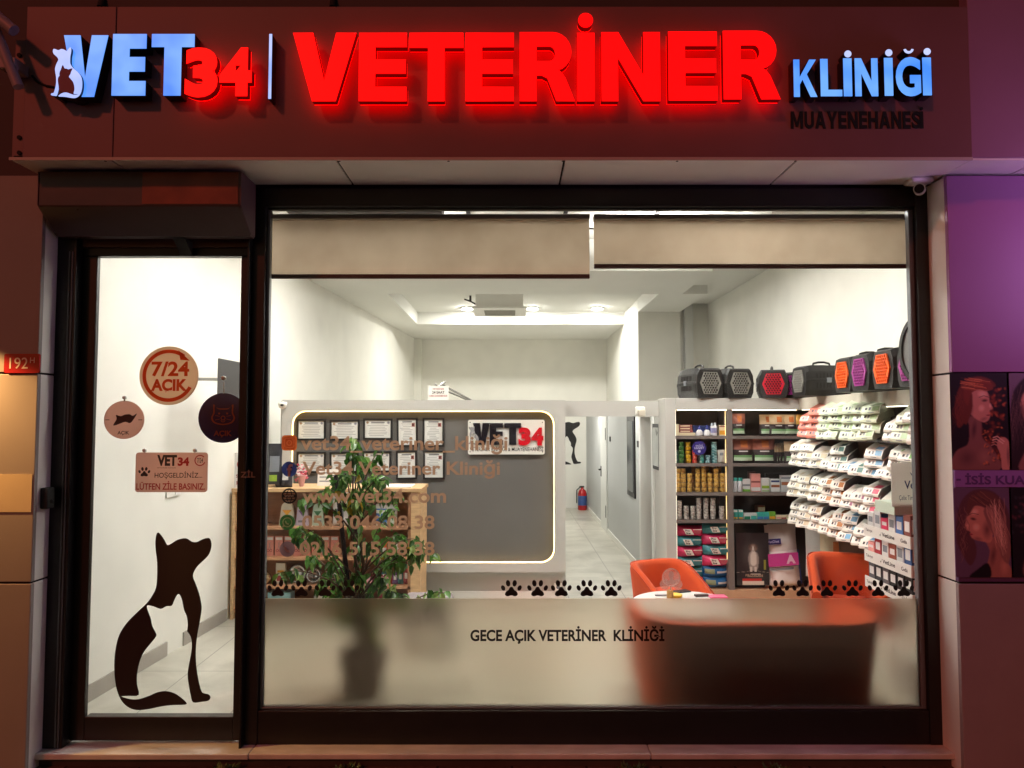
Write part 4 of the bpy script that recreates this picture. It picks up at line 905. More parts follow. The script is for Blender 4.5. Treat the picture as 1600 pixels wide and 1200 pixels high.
b.build('banner_lettering', pr)

# ------------------------------------------------------------------ left interior wall pieces
def slant(Y): return XL(Y)
e = empty('wall_television', (XL(1.75) + .1, 1.75, 1.9), 'dark television on a bracket on the white wall behind the door', 'television')
p0 = P(345, 560, 1.55); p1 = P(346, 615, 1.55)
b = MB(); xw = XL(1.55)
b.hexa([(p0.x, 1.5, p1.z - .02), (xw + .42, 1.98, p1.z - .02), (xw + .40, 2.02, p1.z - .02), (p0.x - .02, 1.54, p1.z - .02), (p0.x, 1.5, p0.z), (xw + .42, 1.98, p0.z), (xw + .40, 2.02, p0.z), (p0.x - .02, 1.54, p0.z)], M('tv_black', S(40, 40, 42), .55)); b.build('screen', e, bev=.006)
b = MB(); b.box(xw - .02, xw + .3, 1.82, 1.85, p1.z + .12, p1.z + .145, greyp); b.build('bracket', e)
p = P(300, 772, 1.3); xw = XL(1.62)
e = empty('light_switch', (xw, 1.62, p.z), 'white double light switch on the wall behind the welcome sign', 'switch')
MB().hexa([(XL(1.5) + .001, 1.5, p.z - .05), (XL(1.5) + .014, 1.5, p.z - .05), (XL(1.72) + .014, 1.72, p.z - .05), (XL(1.72) + .001, 1.72, p.z - .05), (XL(1.5) + .001, 1.5, p.z + .05), (XL(1.5) + .014, 1.5, p.z + .05), (XL(1.72) + .014, 1.72, p.z + .05), (XL(1.72) + .001, 1.72, p.z + .05)], boardwhite).build('plate', e, bev=.003)
MB().hexa([(XL(1.62) + .0145, 1.62, p.z - .035), (XL(1.62) + .02, 1.62, p.z - .035), (XL(1.70) + .02, 1.70, p.z - .035), (XL(1.70) + .0145, 1.70, p.z - .035), (XL(1.62) + .0145, 1.62, p.z + .035), (XL(1.62) + .02, 1.62, p.z + .035), (XL(1.70) + .02, 1.70, p.z + .035), (XL(1.70) + .0145, 1.70, p.z + .035)], trim).build('rocker', e)
sk = M('skirting_grey', S(156, 150, 142), .4, var=.06)
for a, c in ((.2, 1.56), (1.82, 2.6)):
    b = MB(); b.hexa([(XL(a), a, FZ), (XL(a) + .014, a, FZ), (XL(c) + .014, c, FZ), (XL(c), c, FZ), (XL(a), a, FZ + .11), (XL(a) + .014, a, FZ + .11), (XL(c) + .014, c, FZ + .11), (XL(c), c, FZ + .11)], sk); b.build('skirting', shop)
xd = P(273, 1010, 1.62).x; xe = P(296, 1010, 1.62).x

# corridor end: mural and extinguisher
X0, X1, Z0, Z1 = rect(845, 657, 908, 728, 11.49)
e = tag(MB().flat([dog(X0, X1, Z0, Z1)], 11.492, black, .006).build('dog_mural'), 'black dog silhouette on the far end wall of the corridor', 'wall mural')
p = P(910, 798, 11.2); ex, ez = p.x, FZ
rdm = M('extinguisher_red', S(176, 26, 30), .25)
e = empty('fire_extinguisher', (ex, 11.2, ez), 'red fire extinguisher with blue label on the corridor floor', 'extinguisher')
MB().lathe([(.085, 0), (.095, .02), (.095, .34), (.07, .41), (.03, .44), (.03, .47)], (ex, 11.2, ez), rdm).build('cylinder', e)
b = MB(); b.lathe([(.0965, .10), (.0965, .30)], (ex, 11.2, ez), M('label_blue', S(50, 80, 140), .4)); b.build('wrap_label', e)
b = MB(); b.box(ex - .06, ex + .04, 11.18, 11.22, ez + .47, ez + .5, black); b.tube([(ex - .04, 11.2, ez + .48), (ex - .12, 11.15, ez + .42), (ex - .125, 11.14, ez + .15)], .014, black); b.build('valve_hose', e)

# notice sign and rail standing on the partition
X0, X1, Z0, Z1 = rect(669, 603, 701, 626, 3.5)
e = empty('notice_sign', ((X0 + X1) / 2, 3.5, Z0), 'small white notice with red and black lettering standing on the partition', 'sign')
MB().box(X0, X1, 3.492, 3.5, 2.167, Z1, boardwhite).build('board', e)
b = MB(); H = Z1 - 2.167; W = X1 - X0
b.text('24 SAAT', X0 + W * .2, X1 - W * .2, 2.167 + H * .48, 2.167 + H * .66, 3.490, black, .02); b.text('VETERİNER', X0 + W * .22, X1 - W * .22, 2.167 + H * .74, 2.167 + H * .88, 3.490, rd, .01)
b.text('KAMERA İLE İZLENMEKTEDİR', X0 + W * .06, X1 - W * .06, 2.167 + H * .28, 2.167 + H * .42, 3.490, rd, .01); b.build('lettering', e)
e = empty('folding_rail', (-.7, 3.6, 2.17), 'grey metal folding rail lying behind the notice on the partition', 'rail')
b = MB(); a0 = P(690, 601, 3.7); a1 = P(737, 626, 3.7); b.tube([(a0.x, 3.7, a0.z), (a1.x, 3.7, a1.z)], .012, steel); a0 = P(700, 612, 3.75); b.tube([(a0.x, 3.75, a0.z), (a1.x - .03, 3.75, a1.z)], .009, steel); b.build('rail_bar', e)
b = MB(); a0 = P(680, 600, 3.7); a1 = P(696, 596, 3.7); b.tube([(a0.x, 3.7, a0.z), (a0.x + .03, 3.7, a0.z - .03), (a1.x, 3.7, a1.z)], .01, steel); b.build('rail_joint', e)
p = P(443, 632, 3.28)
e = empty('security_camera', (p.x, 3.3, p.z), 'small white dome security camera on the left corner of the grey partition', 'camera')
MB().lathe([(0, -.05), (.035, -.035), (.045, 0), (.045, .02), (0, .03)], (p.x, 3.25, p.z), boardwhite).build('housing', e)
MB().lathe([(0, -.012), (.016, -.008), (.016, .008), (0, .012)], (p.x + .008, 3.205, p.z - .008), black).build('lens', e)

# logo board in the niche
X0, X1, Z0, Z1 = rect(731, 656, 851, 710, 3.36)
e = empty('logo_board', ((X0 + X1) / 2, 3.37, Z0), 'white clinic logo board with black VET and red 34 in the niche', 'sign')
MB().flat([rrect(X0, X1, Z0, Z1, .02)], 3.36, boardwhite, .012).build('board', e, bev=.002)
W, H = X1 - X0, Z1 - Z0; fx = lambda a: X0 + W * (a - 731) / 120; fz = lambda c: Z1 - H * (c - 656) / 54
bk2 = M('acrylic_black', S(24, 22, 30), .25); rd2 = M('acrylic_red', S(186, 14, 30), .25)
for u, a, t0, c, d in ((U_V(.42), 739, 661, 765, 695), (U_E(.5, .22), 765, 661, 786, 695), (U_T(.42, .22), 788, 661, 814, 695)):
    MB().flat([inbox(u, fx(a), fx(c), fz(d), fz(t0))], 3.338, bk2, .0215).build('letter', e)
for s_, a, c in (('3', 810, 829), ('4', 830, 849)):
    MB().text(s_, fx(a), fx(c), fz(696), fz(668), 3.338, rd2, .06, .0215).build('letter', e, label='red raised numeral')
MB().text('VETERİNER KLİNİĞİ & MUAYENEHANESİ', fx(734), fx(849), fz(705), fz(697), 3.3585, bk2, .01).build('small_lettering', e)
MB().flat([[(fx(a / 1.0), fz(c)) for a, c in []] or dog(fx(732), fx(748), fz(695), fz(666), True)], 3.334, M('acrylic_grey', S(150, 148, 150), .3), .003).build('dog_relief', e)
for a in (734.5, 847.5):
    for c in (660, 706): MB().flat([circ(fx(a), fz(c), .006, 10)], 3.3585, groove).build('screw', e)

# ------------------------------------------------------------------ reception counter
CY = 2.62
cx0, cx1 = P(362, 800, CY).x, P(657, 800, CY).x
ct = P(500, 768, CY).z + .03
cnt = empty('reception_counter', ((cx0 + cx1) / 2, CY + .3, FZ), 'light oak reception counter with open shelves facing the shop window', 'counter')
MB().box(cx0, cx1 + .01, CY - .015, CY + .55, ct - .034, ct, woodm).build('countertop', cnt, bev=.003)
MB().box(cx1 - .09, cx1, CY, CY + .53, FZ, ct - .0345, woodm).build('side_panel', cnt, bev=.003)
MB().box(cx0, cx0 + .03, CY, CY + .53, FZ, ct - .0345, woodm).build('side_panel', cnt, bev=.003)
MB().box(cx0 + .031, cx1 - .091, CY + .3, CY + .33, FZ, ct - .035, woodb).build('back_panel', cnt)
csz = [P(500, y, CY).z for y in (824, 872, 917)]
for z in csz + [FZ + .1]: MB().box(cx0 + .031, cx1 - .091, CY + .012, CY + .299, z - .022, z, M('oak_shelf', S(176, 130, 96), .5, var=.12, scale=7, stretch=(1, 1, 9))).build('shelf', cnt)
MB().box(cx1 - .12, cx1 - .0905, CY + .012, CY + .299, FZ + .101, ct - .035, woodb).build('shelf_side', cnt)

def bag_mesh(w, h, d, bands, top=.0, bot=1.0, nx=8, nz=14, seed=0, pillow=False, wr=.006, name='bag'):
    """bands: (v0, v1, material[, u0, u1]) painted on the front; last match wins. Returns mesh, base at origin, front to -Y."""
    r = random.Random(seed); mb = MB(); ph = [r.uniform(0, 6.28) for _ in range(4)]
    def T(u, v):
        e = (1 - abs(2 * u - 1) ** 3.0)
        pz = math.sin(math.pi * min(max(v, .0), 1)) ** .55 if pillow else (min(1, v / .06) ** .5 * bot * (1 - v ** 2.2) + top * v)
        return d / 2 * max(.02, e * pz)
    def pt(u, v, sg):
        x = (u - .5) * w * (1 + (.05 * math.sin(math.pi * v) if pillow else -.04 * math.sin(math.pi * v)))
        y = sg * T(u, v) + wr * math.sin(u * 9 + v * 7 + ph[0]) * math.sin(v * 11 + ph[1]) * (1 if sg < 0 else .3)
        return (x, y, v * h)
    for sg in (-1, 1):
        vs = [pt(i / nx, j / nz, sg) for j in range(nz + 1) for i in range(nx + 1)]
        by = {}
        for j in range(nz):
            for i in range(nx):
                u, v = (i + .5) / nx, (j + .5) / nz; m = bands[0][2]
                for bd in bands:
                    if bd[0] <= v < bd[1] and (len(bd) < 5 or (bd[3] <= u < bd[4] and sg < 0)): m = bd[2]
                q = (j * (nx + 1) + i, j * (nx + 1) + i + 1, (j + 1) * (nx + 1) + i + 1, (j + 1) * (nx + 1) + i)
                by.setdefault(m, []).append(q if sg < 0 else q[::-1])
        for m, fs in by.items(): mb.add(vs, fs, m, True)
    return mb
def C(name, r, g, b, rough=.4): return M(name, S(r, g, b), rough)

# things on the countertop
bagblk = C('bag_black', 40, 40, 46); bagwht = C('bag_white', 222, 222, 220); lime = C('bag_lime', 140, 170, 60); greyb = C('bag_grey', 120, 124, 132)
for px, py0, hh, bands, lab in ((428, 768, .42, [(0, 1, bagblk), (.35, .7, greyb, .3, .9), (.12, .3, lime, .3, .8), (0, .1, bagwht, .1, .6)], 'tall black bag with a grey picture at the left end of the countertop'),
                               (447, 768, .20, [(0, 1, bagblk), (.35, .95, bagwht, .25, .8)], 'short black and white bag beside the tall bag on the countertop')):
    p = P(px, py0, CY + .12); mb = bag_mesh(.15 if hh > .3 else .12, hh, .08, bands, .2)
    o = mb.build('food_bag', label=lab, cat='bag'); o.location = (p.x, CY + .12, ct)
p = P(471, 766, CY + .2)
e = empty('flower_bouquet', (p.x, CY + .2, ct), 'small pink and red wrapped flower bouquet on the countertop', 'flowers')
b = MB(); pk = C('petal_pink', 206, 90, 110, .6); r_ = random.Random(2)
for _ in range(60):
    c = Vector((p.x + r_.gauss(0, .035), CY + .2 + r_.gauss(0, .03), ct + .13 + r_.gauss(0, .035))); a = r_.uniform(0, 6.28); t_ = Vector((math.cos(a), math.sin(a) * .6, r_.uniform(-.4, .8))) * .035
    n_ = Vector((-math.sin(a), .3, math.cos(a))) * .014; b.add([c, c + t_ / 2 + n_, c + t_, c + t_ / 2 - n_], [(0, 1, 2, 3)], pk if r_.random() < .7 else C('petal_white', 226, 200, 200, .6))
b.build('blossom', e); MB().cyl((p.x, CY + .2, ct), (p.x, CY + .2, ct + .11), .02, .045, C('wrap_pink', 190, 140, 140)).build('wrapping', e)
X0, X1, Z0, Z1 = rect(497, 714, 532, 734, CY + .3)
e = empty('table_sign', ((X0 + X1) / 2, CY + .3, ct), 'white acrylic notice stand on the countertop behind the plant', 'sign')
MB().hexa([(X0, CY + .27, ct), (X1, CY + .27, ct), (X1, CY + .33, ct), (X0, CY + .33, ct), (X0, CY + .30, ct + .16), (X1, CY + .30, ct + .16), (X1, CY + .31, ct + .16), (X0, CY + .31, ct + .16)], boardwhite).build('holder', e)
b = MB()
for k_ in range(3): b.add([(X0 + .02, CY + .268 + .026 * (.04 + k_ * .04) / .16 * 1.1, ct + .04 + k_ * .04), (X1 - .02, CY + .268 + .026 * (.04 + k_ * .04) / .16 * 1.1, ct + .04 + k_ * .04), (X1 - .02, CY + .268 + .026 * (.05 + k_ * .04) / .16 * 1.1, ct + .05 + k_ * .04), (X0 + .02, CY + .268 + .026 * (.05 + k_ * .04) / .16 * 1.1, ct + .05 + k_ * .04)], [(0, 1, 2, 3)], greyb)
b.build('print', e)
p = P(615, 770, CY + .2); b = MB()
b.box(p.x - .16, p.x + .19, CY + .06, CY + .36, ct + .0005, ct + .012, boardwhite); b.build('paper_stack', label='stack of white papers on the right end of the countertop', cat='paper', bev=.002)
X0, X1, Z0, Z1 = rect(361, 708, 379, 766, CY - .06)
e = empty('standing_notice', ((X0 + X1) / 2, CY - .0, ct), 'white notice with a red ring leaning at the left end of the counter', 'sign')
MB().box(X0, X1 + .06, CY + .01, CY + .018, ct, Z1, M('notice_white', S(226, 222, 216), .4)).build('board', e)
b = MB(); cxx = (X0 + X1) / 2 + .03; b.flat([thick_arc(cxx, Z1 - .11, .05, .012, 0, 359.9, 24)], CY + .008, rd); b.text('SESSİZ', X0 + .02, X1 + .05, ct + .1, ct + .14, CY + .008, rd, .02); b.text('İÇERİ', X0 + .02, X1 + .04, ct + .03, ct + .07, CY + .008, rd, .02); b.build('lettering', e)

# things on the counter shelves
YS = CY + .12
cards = [C('card_cream', 214, 206, 190), C('card_lilac', 190, 180, 200), C('card_mint', 176, 196, 180)]
acc = [C('mark_orange', 214, 150, 50), C('mark_violet', 112, 84, 130), C('mark_green', 70, 120, 84), C('mark_blue', 70, 110, 170)]
for i, (px, wd, hh, lab) in enumerate(((448, .155, .225, 'cream card pouch with an orange triangle'), (472, .125, .22, 'lilac card pouch with a violet triangle'), (496, .125, .21, 'mint card pouch with a green triangle'))):
    p = P(px, 824, YS); b = MB(); z0 = csz[0]; mid = circ(p.x, z0 + hh - wd * .36, wd * .36, 14, None, 0, 180)
    b.flat([[(p.x - wd / 2, z0), (p.x + wd / 2, z0)] + mid], YS, cards[i], .03)
    b.flat([[(p.x - wd * .3, z0 + hh * .66), (p.x, z0 + hh * .42), (p.x + wd * .3, z0 + hh * .66)]], YS - .002, acc[i]); b.flat([[(p.x - wd * .3, z0 + .03), (p.x + wd * .3, z0 + .03), (p.x + wd * .3, z0 + .05), (p.x - wd * .3, z0 + .05)]], YS - .002, greyb)
    b.build('card_pouch', label=lab + ', on the top counter shelf', cat='pouch', group='pouches on the top counter shelf')
for px, wd, hh, cm, lab in ((532, .15, .33, bagwht, 'tall white rounded bag behind the plant on the top counter shelf'), (597, .12, .21, acc[3], 'blue and white striped bag at the right of the top counter shelf'), (612, .11, .2, cards[2], 'pale green bag at the right end of the top counter shelf')):
    p = P(px, 824, YS); o = bag_mesh(wd, hh, .08, [(0, 1, bagwht), (.15, .35, cm), (.45, .6, cm), (.7, .8, cm)] if cm != bagwht else [(0, 1, bagwht), (.2, .5, greyb, .3, .7)], .3).build('food_bag', label=lab, cat='bag'); o.location = (p.x, YS, csz[0])
pinkc = C('blister_pink', 206, 136, 124); pinkd = C('scissor_red', 150, 56, 60)
for i in range(8):
    px = 421 + i * 14.5; p = P(px, 872, YS); b = MB(); z0 = csz[1]; b.box(p.x - .038, p.x + .038, YS, YS + .02, z0, z0 + .185, pinkc)
    b.box(p.x - .03, p.x + .03, YS - .001, YS, z0 + .15, z0 + .176, bagwht)
    for d in (-1, 1):
        b.flat([thick_arc(p.x + d * .013, z0 + .05, .011, .005, 0, 359.9, 12)], YS - .002, pinkd); b.flat([[(p.x + d * .008, z0 + .06), (p.x + d * .012, z0 + .06), (p.x - d * .006, z0 + .13), (p.x - d * .009, z0 + .13)][::d]], YS - .002, greyb)
    b.build('scissors_pack', label=f'pink pet scissors pack, {["first", "second", "third", "fourth", "fifth", "sixth", "seventh", "eighth"][i]} from the left on the middle counter shelf', cat='pack', group='pink scissors packs on the counter')
for px, cm, lab in ((601, C('pack_orange', 214, 110, 60), 'small orange pack'), (618, bagwht, 'small white pack'), (630, acc[2], 'small green pack')):
    p = P(px, 872, YS); bag_mesh(.075, .14, .04, [(0, 1, cm), (.3, .6, bagwht, .2, .8)], .3).build('treat_pouch', label=lab + ' on the right side of the middle counter shelf', cat='pouch').location = (p.x, YS, csz[1])
for i, (px, r_) in enumerate(((466, .088), (492, .07), (522, .075))):
    p = P(px, 905, YS + .1); b = MB(); z0 = csz[2]
    b.X = Matrix.Translation((p.x, YS + .06, z0 + r_ * .98)) @ Matrix.Rotation(R(76), 4, 'X')
    b.lathe([(r_ * .55, -.05), (r_ * .62, -.05), (r_ * .82, 0), (r_, .004), (r_, .008), (r_ * .78, .006), (r_ * .56, -.045), (0, -.045)], (0, 0, 0), steel, 28); b.build('steel_bowl', label=f'{["large", "small", "medium"][i]} steel pet bowl standing upright on the lower counter shelf', cat='bowl', group='steel bowls on the counter')
p = P(438, 915, YS); b = MB(); b.box(p.x - .045, p.x + .045, YS, YS + .05, csz[2], csz[2] + .20, cards[0]); b.box(p.x - .035, p.x + .035, YS - .001, YS, csz[2] + .03, csz[2] + .08, pinkd); b.box(p.x - .03, p.x + .03, YS - .001, YS, csz[2] + .11, csz[2] + .13, acc[0]); b.build('treat_box', label='small cream box with a red band on the lower counter shelf', cat='box', bev=.002)
p = P(413, 905, YS); MB().lathe([(0, 0), (.03, .006), (.055, .04), (.058, .06), (.05, .09), (.02, .112), (0, .115)], (p.x, YS, csz[2]), C('toy_tan', 196, 170, 130, .7)).build('toy_ball', label='tan toy ball at the left of the lower counter shelf', cat='ball')
for i in range(6):
    p = P(592 + i * 8.5, 915, YS); bag_mesh(.055, .15 + .02 * (i % 3), .03, [(0, 1, [acc[1], C('pack_teal', 70, 130, 130), pinkd][i % 3]), (.3, .55, bagwht, .2, .8), (.8, 1, acc[2])], .2, seed=i).build('treat_pouch', label=f'{["violet", "teal", "red"][i % 3]} narrow treat pouch, {["first", "second", "third", "fourth", "fifth", "sixth"][i]} of the row on the lower counter shelf', cat='pouch', group='narrow pouches on the lower counter shelf').location = (p.x, YS, csz[2])
p = P(437, 935, YS); MB().box(p.x - .11, p.x + .11, YS - .02, YS + .12, FZ + .101, P(437, 925, YS).z, C('box_pale_blue', 150, 200, 214)).build('carton', label='pale blue carton on the bottom counter shelf', cat='box', bev=.004)
p = P(500, 935, YS); MB().box(p.x - .06, p.x + .06, YS, YS + .1, FZ + .101, P(437, 930, YS).z, bagwht).build('carton', label='white carton on the bottom counter shelf', cat='box', bev=.004)
for px, lab in ((574, 'left'), (600, 'right')):
    p = P(px, 935, YS); bag_mesh(.13, .30, .09, [(0, 1, C('bag_crimson', 120, 30, 46)), (.5, .9, C('bag_rose', 214, 160, 170), .15, .85)], .3).build('food_bag', label=f'crimson and rose food bag on the bottom counter shelf, {lab} one of two', cat='bag', group='crimson bags on the bottom counter shelf').location = (p.x, YS, FZ + .1)

# ------------------------------------------------------------------ bookcase along the back
BY = 3.10
def bz(py): return P(1150, py, BY).z
bx0, bxl, bxm0, bxm1 = P(1040, 700, BY).x, P(1056, 700, BY).x, P(1136.5, 700, BY).x, P(1145, 700, BY).x
XS = 2.92  # front plane of the side run
sh = [bz(681), bz(724), bz(769.5), bz(812.5)]; base = bz(922)
ztop, zfa = bz(622), bz(640)
bk_ = empty('wall_bookcase', (2.2, BY + .2, FZ), 'grey framed dark shelving unit full of pet food at the back right', 'shelving unit')
MB().box(bx0, bxl, BY, BY + .355, FZ, ztop - .0005, greyp).build('side_panel', bk_, bev=.003)
MB().box(bxl + .0005, 3.199, BY - .004, BY + .36, zfa, ztop, greyp).build('top_fascia', bk_, bev=.003)
MB().box(bxl + .0005, 3.199, BY + .33, BY + .354, FZ, zfa - .001, darkshelf).build('back_panel', bk_)
MB().box(bxl + .0005, 3.199, BY + .0, BY + .329, FZ, base, M('base_wood', S(186, 150, 118), .5, var=.1)).build('plinth', bk_)
MB().box(bxm0, bxm1, BY + .001, BY + .3295, base + .0005, zfa - .0005, shelfedge).build('divider', bk_)
for z in sh:
    for a, c in ((bxl + .001, bxm0 - .0005), (bxm1 + .0005, 3.198)):
        MB().box(a, c, BY + .012, BY + .329, z - .030, z, darkshelf).box(a, c, BY + .004, BY + .0118, z - .032, z + .001, shelfedge).build('shelf', bk_)
ledw = M('led_strip_shelf', (1, 1, 1), .5, emit=1.8, ecol=(1.0, .64, .2))
MB().box(bxm0 - .004, bxm0 - .0008, BY + .05, BY + .058, base + .3, zfa - .002, ledw).build('led_strip', bk_)
MB().box(bxl + .001, bxl + .004, BY + .012, BY + .018, base + .02, zfa - .002, M('led_strip_white', (1, 1, 1), .5, emit=3.0, ecol=(1.0, .88, .66))).build('led_strip', bk_)
MB().box(bxl + .02, 2.9, BY + .012, BY + .02, zfa - .008, zfa - .0012, M('led_strip_top', (1, 1, 1), .5, emit=6.0, ecol=(1.0, .8, .5))).build('led_strip', bk_)

# side run along the right wall
sr = empty('side_shelving', (3.05, 1.9, FZ), 'pale topped dark shelving run full of treat packs along the right wall', 'shelving unit')
SY0 = .62
MB().box(XS, 3.198, SY0, BY - .0045, zfa, ztop - .001, M('fascia_cream', S(206, 198, 184), .5, var=.03)).build('top_fascia', sr, bev=.003)
MB().box(3.17, 3.198, SY0, BY - .001, FZ, zfa - .001, M('side_back_brown', S(96, 66, 50), .5, var=.1)).build('back_panel', sr)
for z in sh: MB().box(XS + .004, 3.169, SY0 + .002, BY - .001, z - .03, z, darkshelf).build('shelf', sr)
for y in (1.02, SY0 + .001):
    MB().box(XS + .006, 3.168, y, y + .018, base, zfa - .0015, M('divider_pale', S(196, 190, 182), .5)).build('divider', sr)
MB().box(XS + .13, 3.168, SY0 + .03, BY - .02, FZ, base, MATS['base_wood']).build('plinth', sr)
MB().box(XS + .02, XS + .028, 1.06, BY - .03, zfa - .008, zfa - .0012, M('led_strip_side', (1, 1, 1), .5, emit=2.5, ecol=(1.0, .93, .74))).build('led_strip', sr)

ORD = ['first', 'second', 'third', 'fourth', 'fifth', 'sixth', 'seventh', 'eighth', 'ninth', 'tenth', 'eleventh', 'twelfth']
def nth(i, n, what):
    return ('bottom' if i == 0 else 'top' if i == n - 1 else ORD[i] + ' up')
# cans
def can_mesh(r, h, body, lid):
    b = MB(); b.lathe([(r * .94, 0), (r, .003), (r, h - .003), (r * .94, h)], (0, 0, 0), body, 14); b.lathe([(r * .93, h + .0004), (0, h + .0004)], (0, 0, 0), lid, 14); b.lathe([(r * 1.015, h * .9), (r * 1.015, h * .97)], (0, 0, 0), lid, 14); return mesh_of(b, 'can')
def canmat(n, a, b_):
    m = M(n, a, .3, metal=.35); t = m.node_tree; bb = t.nodes['Principled BSDF']; tc = t.nodes.new('ShaderNodeTexCoord'); nn_ = t.nodes.new('ShaderNodeTexNoise'); nn_.inputs['Scale'].default_value = 42
    r_ = t.nodes.new('ShaderNodeValToRGB'); r_.color_ramp.interpolation = 'CONSTANT'; r_.color_ramp.elements[0].color = (*a, 1); r_.color_ramp.elements[1].position = .56; r_.color_ramp.elements[1].color = (*b_, 1)
    t.links.new(tc.outputs['Object'], nn_.inputs[0]); t.links.new(nn_.outputs[0], r_.inputs[0]); t.links.new(r_.outputs[0], bb.inputs['Base Color']); return m
CANS = {}
def cans(color, rgb, rgb2, r, h, stacks, shelf, y, group, where):
    if (color, r, h) not in CANS: CANS[(color, r, h)] = can_mesh(r, h, canmat('can_' + color.replace(' ', '_'), S(*rgb), S(*rgb2)), steel)
    me = CANS[(color, r, h)]
    for i, (px, n) in enumerate(stacks):
        x = P(px, 700, y).x
        for k_ in range(n):
            inst(me, 'food_can', (x + rnd.uniform(-.002, .002), y + rnd.uniform(-.003, .003), shelf + .0008 + k_ * (h + .0012)), f'{color} can, {nth(k_, n, 0)} in ' + (f'{ORD[i]} stack from left, {where}' if len(stacks) > 1 else f'the {color} stack, {where}'), 'can', group, (0, 0, rnd.uniform(0, 6)))
yc = BY + .07
cans('gold', (206, 164, 84), (164, 122, 56), .0265, .047, [(1059, 5), (1067, 5), (1077, 4), (1089.5, 5), (1099, 6), (1108.5, 4), (1118, 5), (1127.5, 4)], sh[2], yc, 'gold cans on the third bookcase shelf', 'third bookcase shelf')
cans('dark gold', (150, 110, 54), (112, 76, 36), .0265, .047, [(1063, 5), (1083, 6), (1104, 6), (1113, 6), (1123, 6)], sh[2], yc + .075, 'darker gold cans in the rear row', 'rear row, third bookcase shelf')
cans('silver', (206, 200, 194), (160, 150, 146), .027, .026, [(1060.5, 7), (1071, 5), (1081.5, 5), (1090.5, 8), (1101.5, 8), (1112.5, 8), (1126, 5)], sh[3], yc, 'silver cans on the fourth bookcase shelf', 'fourth bookcase shelf')
cans('green', (70, 120, 62), (40, 84, 40), .028, .042, [(1064.5, 5)], sh[1], yc, 'coloured cans on the second bookcase shelf', 'second bookcase shelf')
cans('dark green', (56, 84, 76), (120, 140, 130), .024, .042, [(1057.5, 3)], sh[1], yc + .03, 'coloured cans on the second bookcase shelf', 'second bookcase shelf')
cans('yellow', (206, 160, 40), (150, 110, 30), .028, .042, [(1075, 5)], sh[1], yc, 'coloured cans on the second bookcase shelf', 'second bookcase shelf')
cans('red', (196, 60, 54), (220, 130, 110), .026, .042, [(1085, 3)], sh[1], yc, 'coloured cans on the second bookcase shelf', 'second bookcase shelf')
cans('turquoise', (80, 160, 152), (160, 200, 190), .026, .042, [(1096, 2)], sh[1], yc, 'coloured cans on the second bookcase shelf', 'second bookcase shelf')
cans('pale blue', (150, 186, 196), (90, 130, 140), .027, .026, [(1106, 3)], sh[1], yc - .01, 'coloured cans on the second bookcase shelf', 'second bookcase shelf')
cans('ice blue', (150, 196, 200), (80, 130, 136), .029, .026, [(1115.5, 8)], sh[1], yc, 'coloured cans on the second bookcase shelf', 'second bookcase shelf')
# upright packets and boxes on the bookcase
def star_sign():
    p = P(1092.5, 700, yc - .05); pts = []
    for i in range(32): a = 2 * math.pi * i / 32; q = .078 if i % 2 else .066; pts.append((p.x + q * math.cos(a), p.z + q * math.sin(a)))
    e = empty('shelf_talker', (p.x, yc - .05, sh[1]), 'round navy starburst shelf sign in front of the coloured cans', 'shelf sign')
    MB().flat([pts], yc - .05, C('talker_navy', 54, 44, 116), .003).build('disc', e); b = MB()
    b.text('EN İYİ', p.x - .035, p.x + .035, p.z + .016, p.z + .036, yc - .052, C('talker_text', 196, 190, 226), .02); b.text('LEZZET', p.x - .05, p.x + .05, p.z - .01, p.z + .012, yc - .052, MATS['talker_text'], .02)
    b.flat([circ(p.x, p.z - .034, .014, 12)], yc - .052, MATS['talker_text']); b.build('print', e)
    MB().box(p.x - .004, p.x + .004, yc - .046, yc - .044, sh[1], p.z - .05, steel).build('stem', e)
star_sign()
def pbox(name, px0, px1, hy, shelf, y, m, lab, cat, dep=.05, stripe=None, grp=None):
    x0, x1 = P(px0, 700, y).x, P(px1, 700, y).x; b = MB(); b.box(x0, x1, y, y + dep, shelf + .0008, shelf + hy, m); o_ = Vector(((x0 + x1) / 2, y, shelf))
    if stripe:
        for (a, c, sm) in stripe: b.box(x0 + .003, x1 - .003, y - .0012, y - .0002, shelf + hy * a, shelf + hy * c, sm)
    return b.build(name, label=lab, cat=cat, group=grp, bev=.0015, org=o_)
cream = C('carton_cream', 222, 208, 178); maroon = C('carton_maroon', 132, 74, 70); tealc = C('carton_teal', 60, 160, 150); greenp = C('carton_green', 110, 160, 60); pinkp = C('carton_pink', 222, 150, 144); brownp = C('carton_brown', 150, 90, 60); silverp = C('carton_silver', 206, 206, 206); navyp = C('carton_navy', 50, 60, 110)
pbox('carton', 1056.6, 1061, .118, sh[0], yc, cream, 'narrow cream carton standing at the left of the top bookcase shelf', 'carton')
for i in range(3):
    z = sh[0] + .032 + i * .0275; x0, x1 = P(1062, 700, yc).x, P(1083, 700, yc).x
    MB().box(x0, x1 - .005 * i, yc, yc + .09, z, z + .026, maroon).box(x0 + .01, x1 - .03, yc - .001, yc, z + .008, z + .018, cream).build('flat_carton', label=f'maroon flat carton, {["bottom", "middle", "top"][i]} of the pile on the top bookcase shelf', cat='carton', group='maroon cartons on the top bookcase shelf', bev=.001, org=(x0, yc, z))
pbox('flat_carton', 1061.5, 1087, .030, sh[0], yc - .02, cream, 'flat cream carton under the maroon pile on the top bookcase shelf', 'carton', .12)
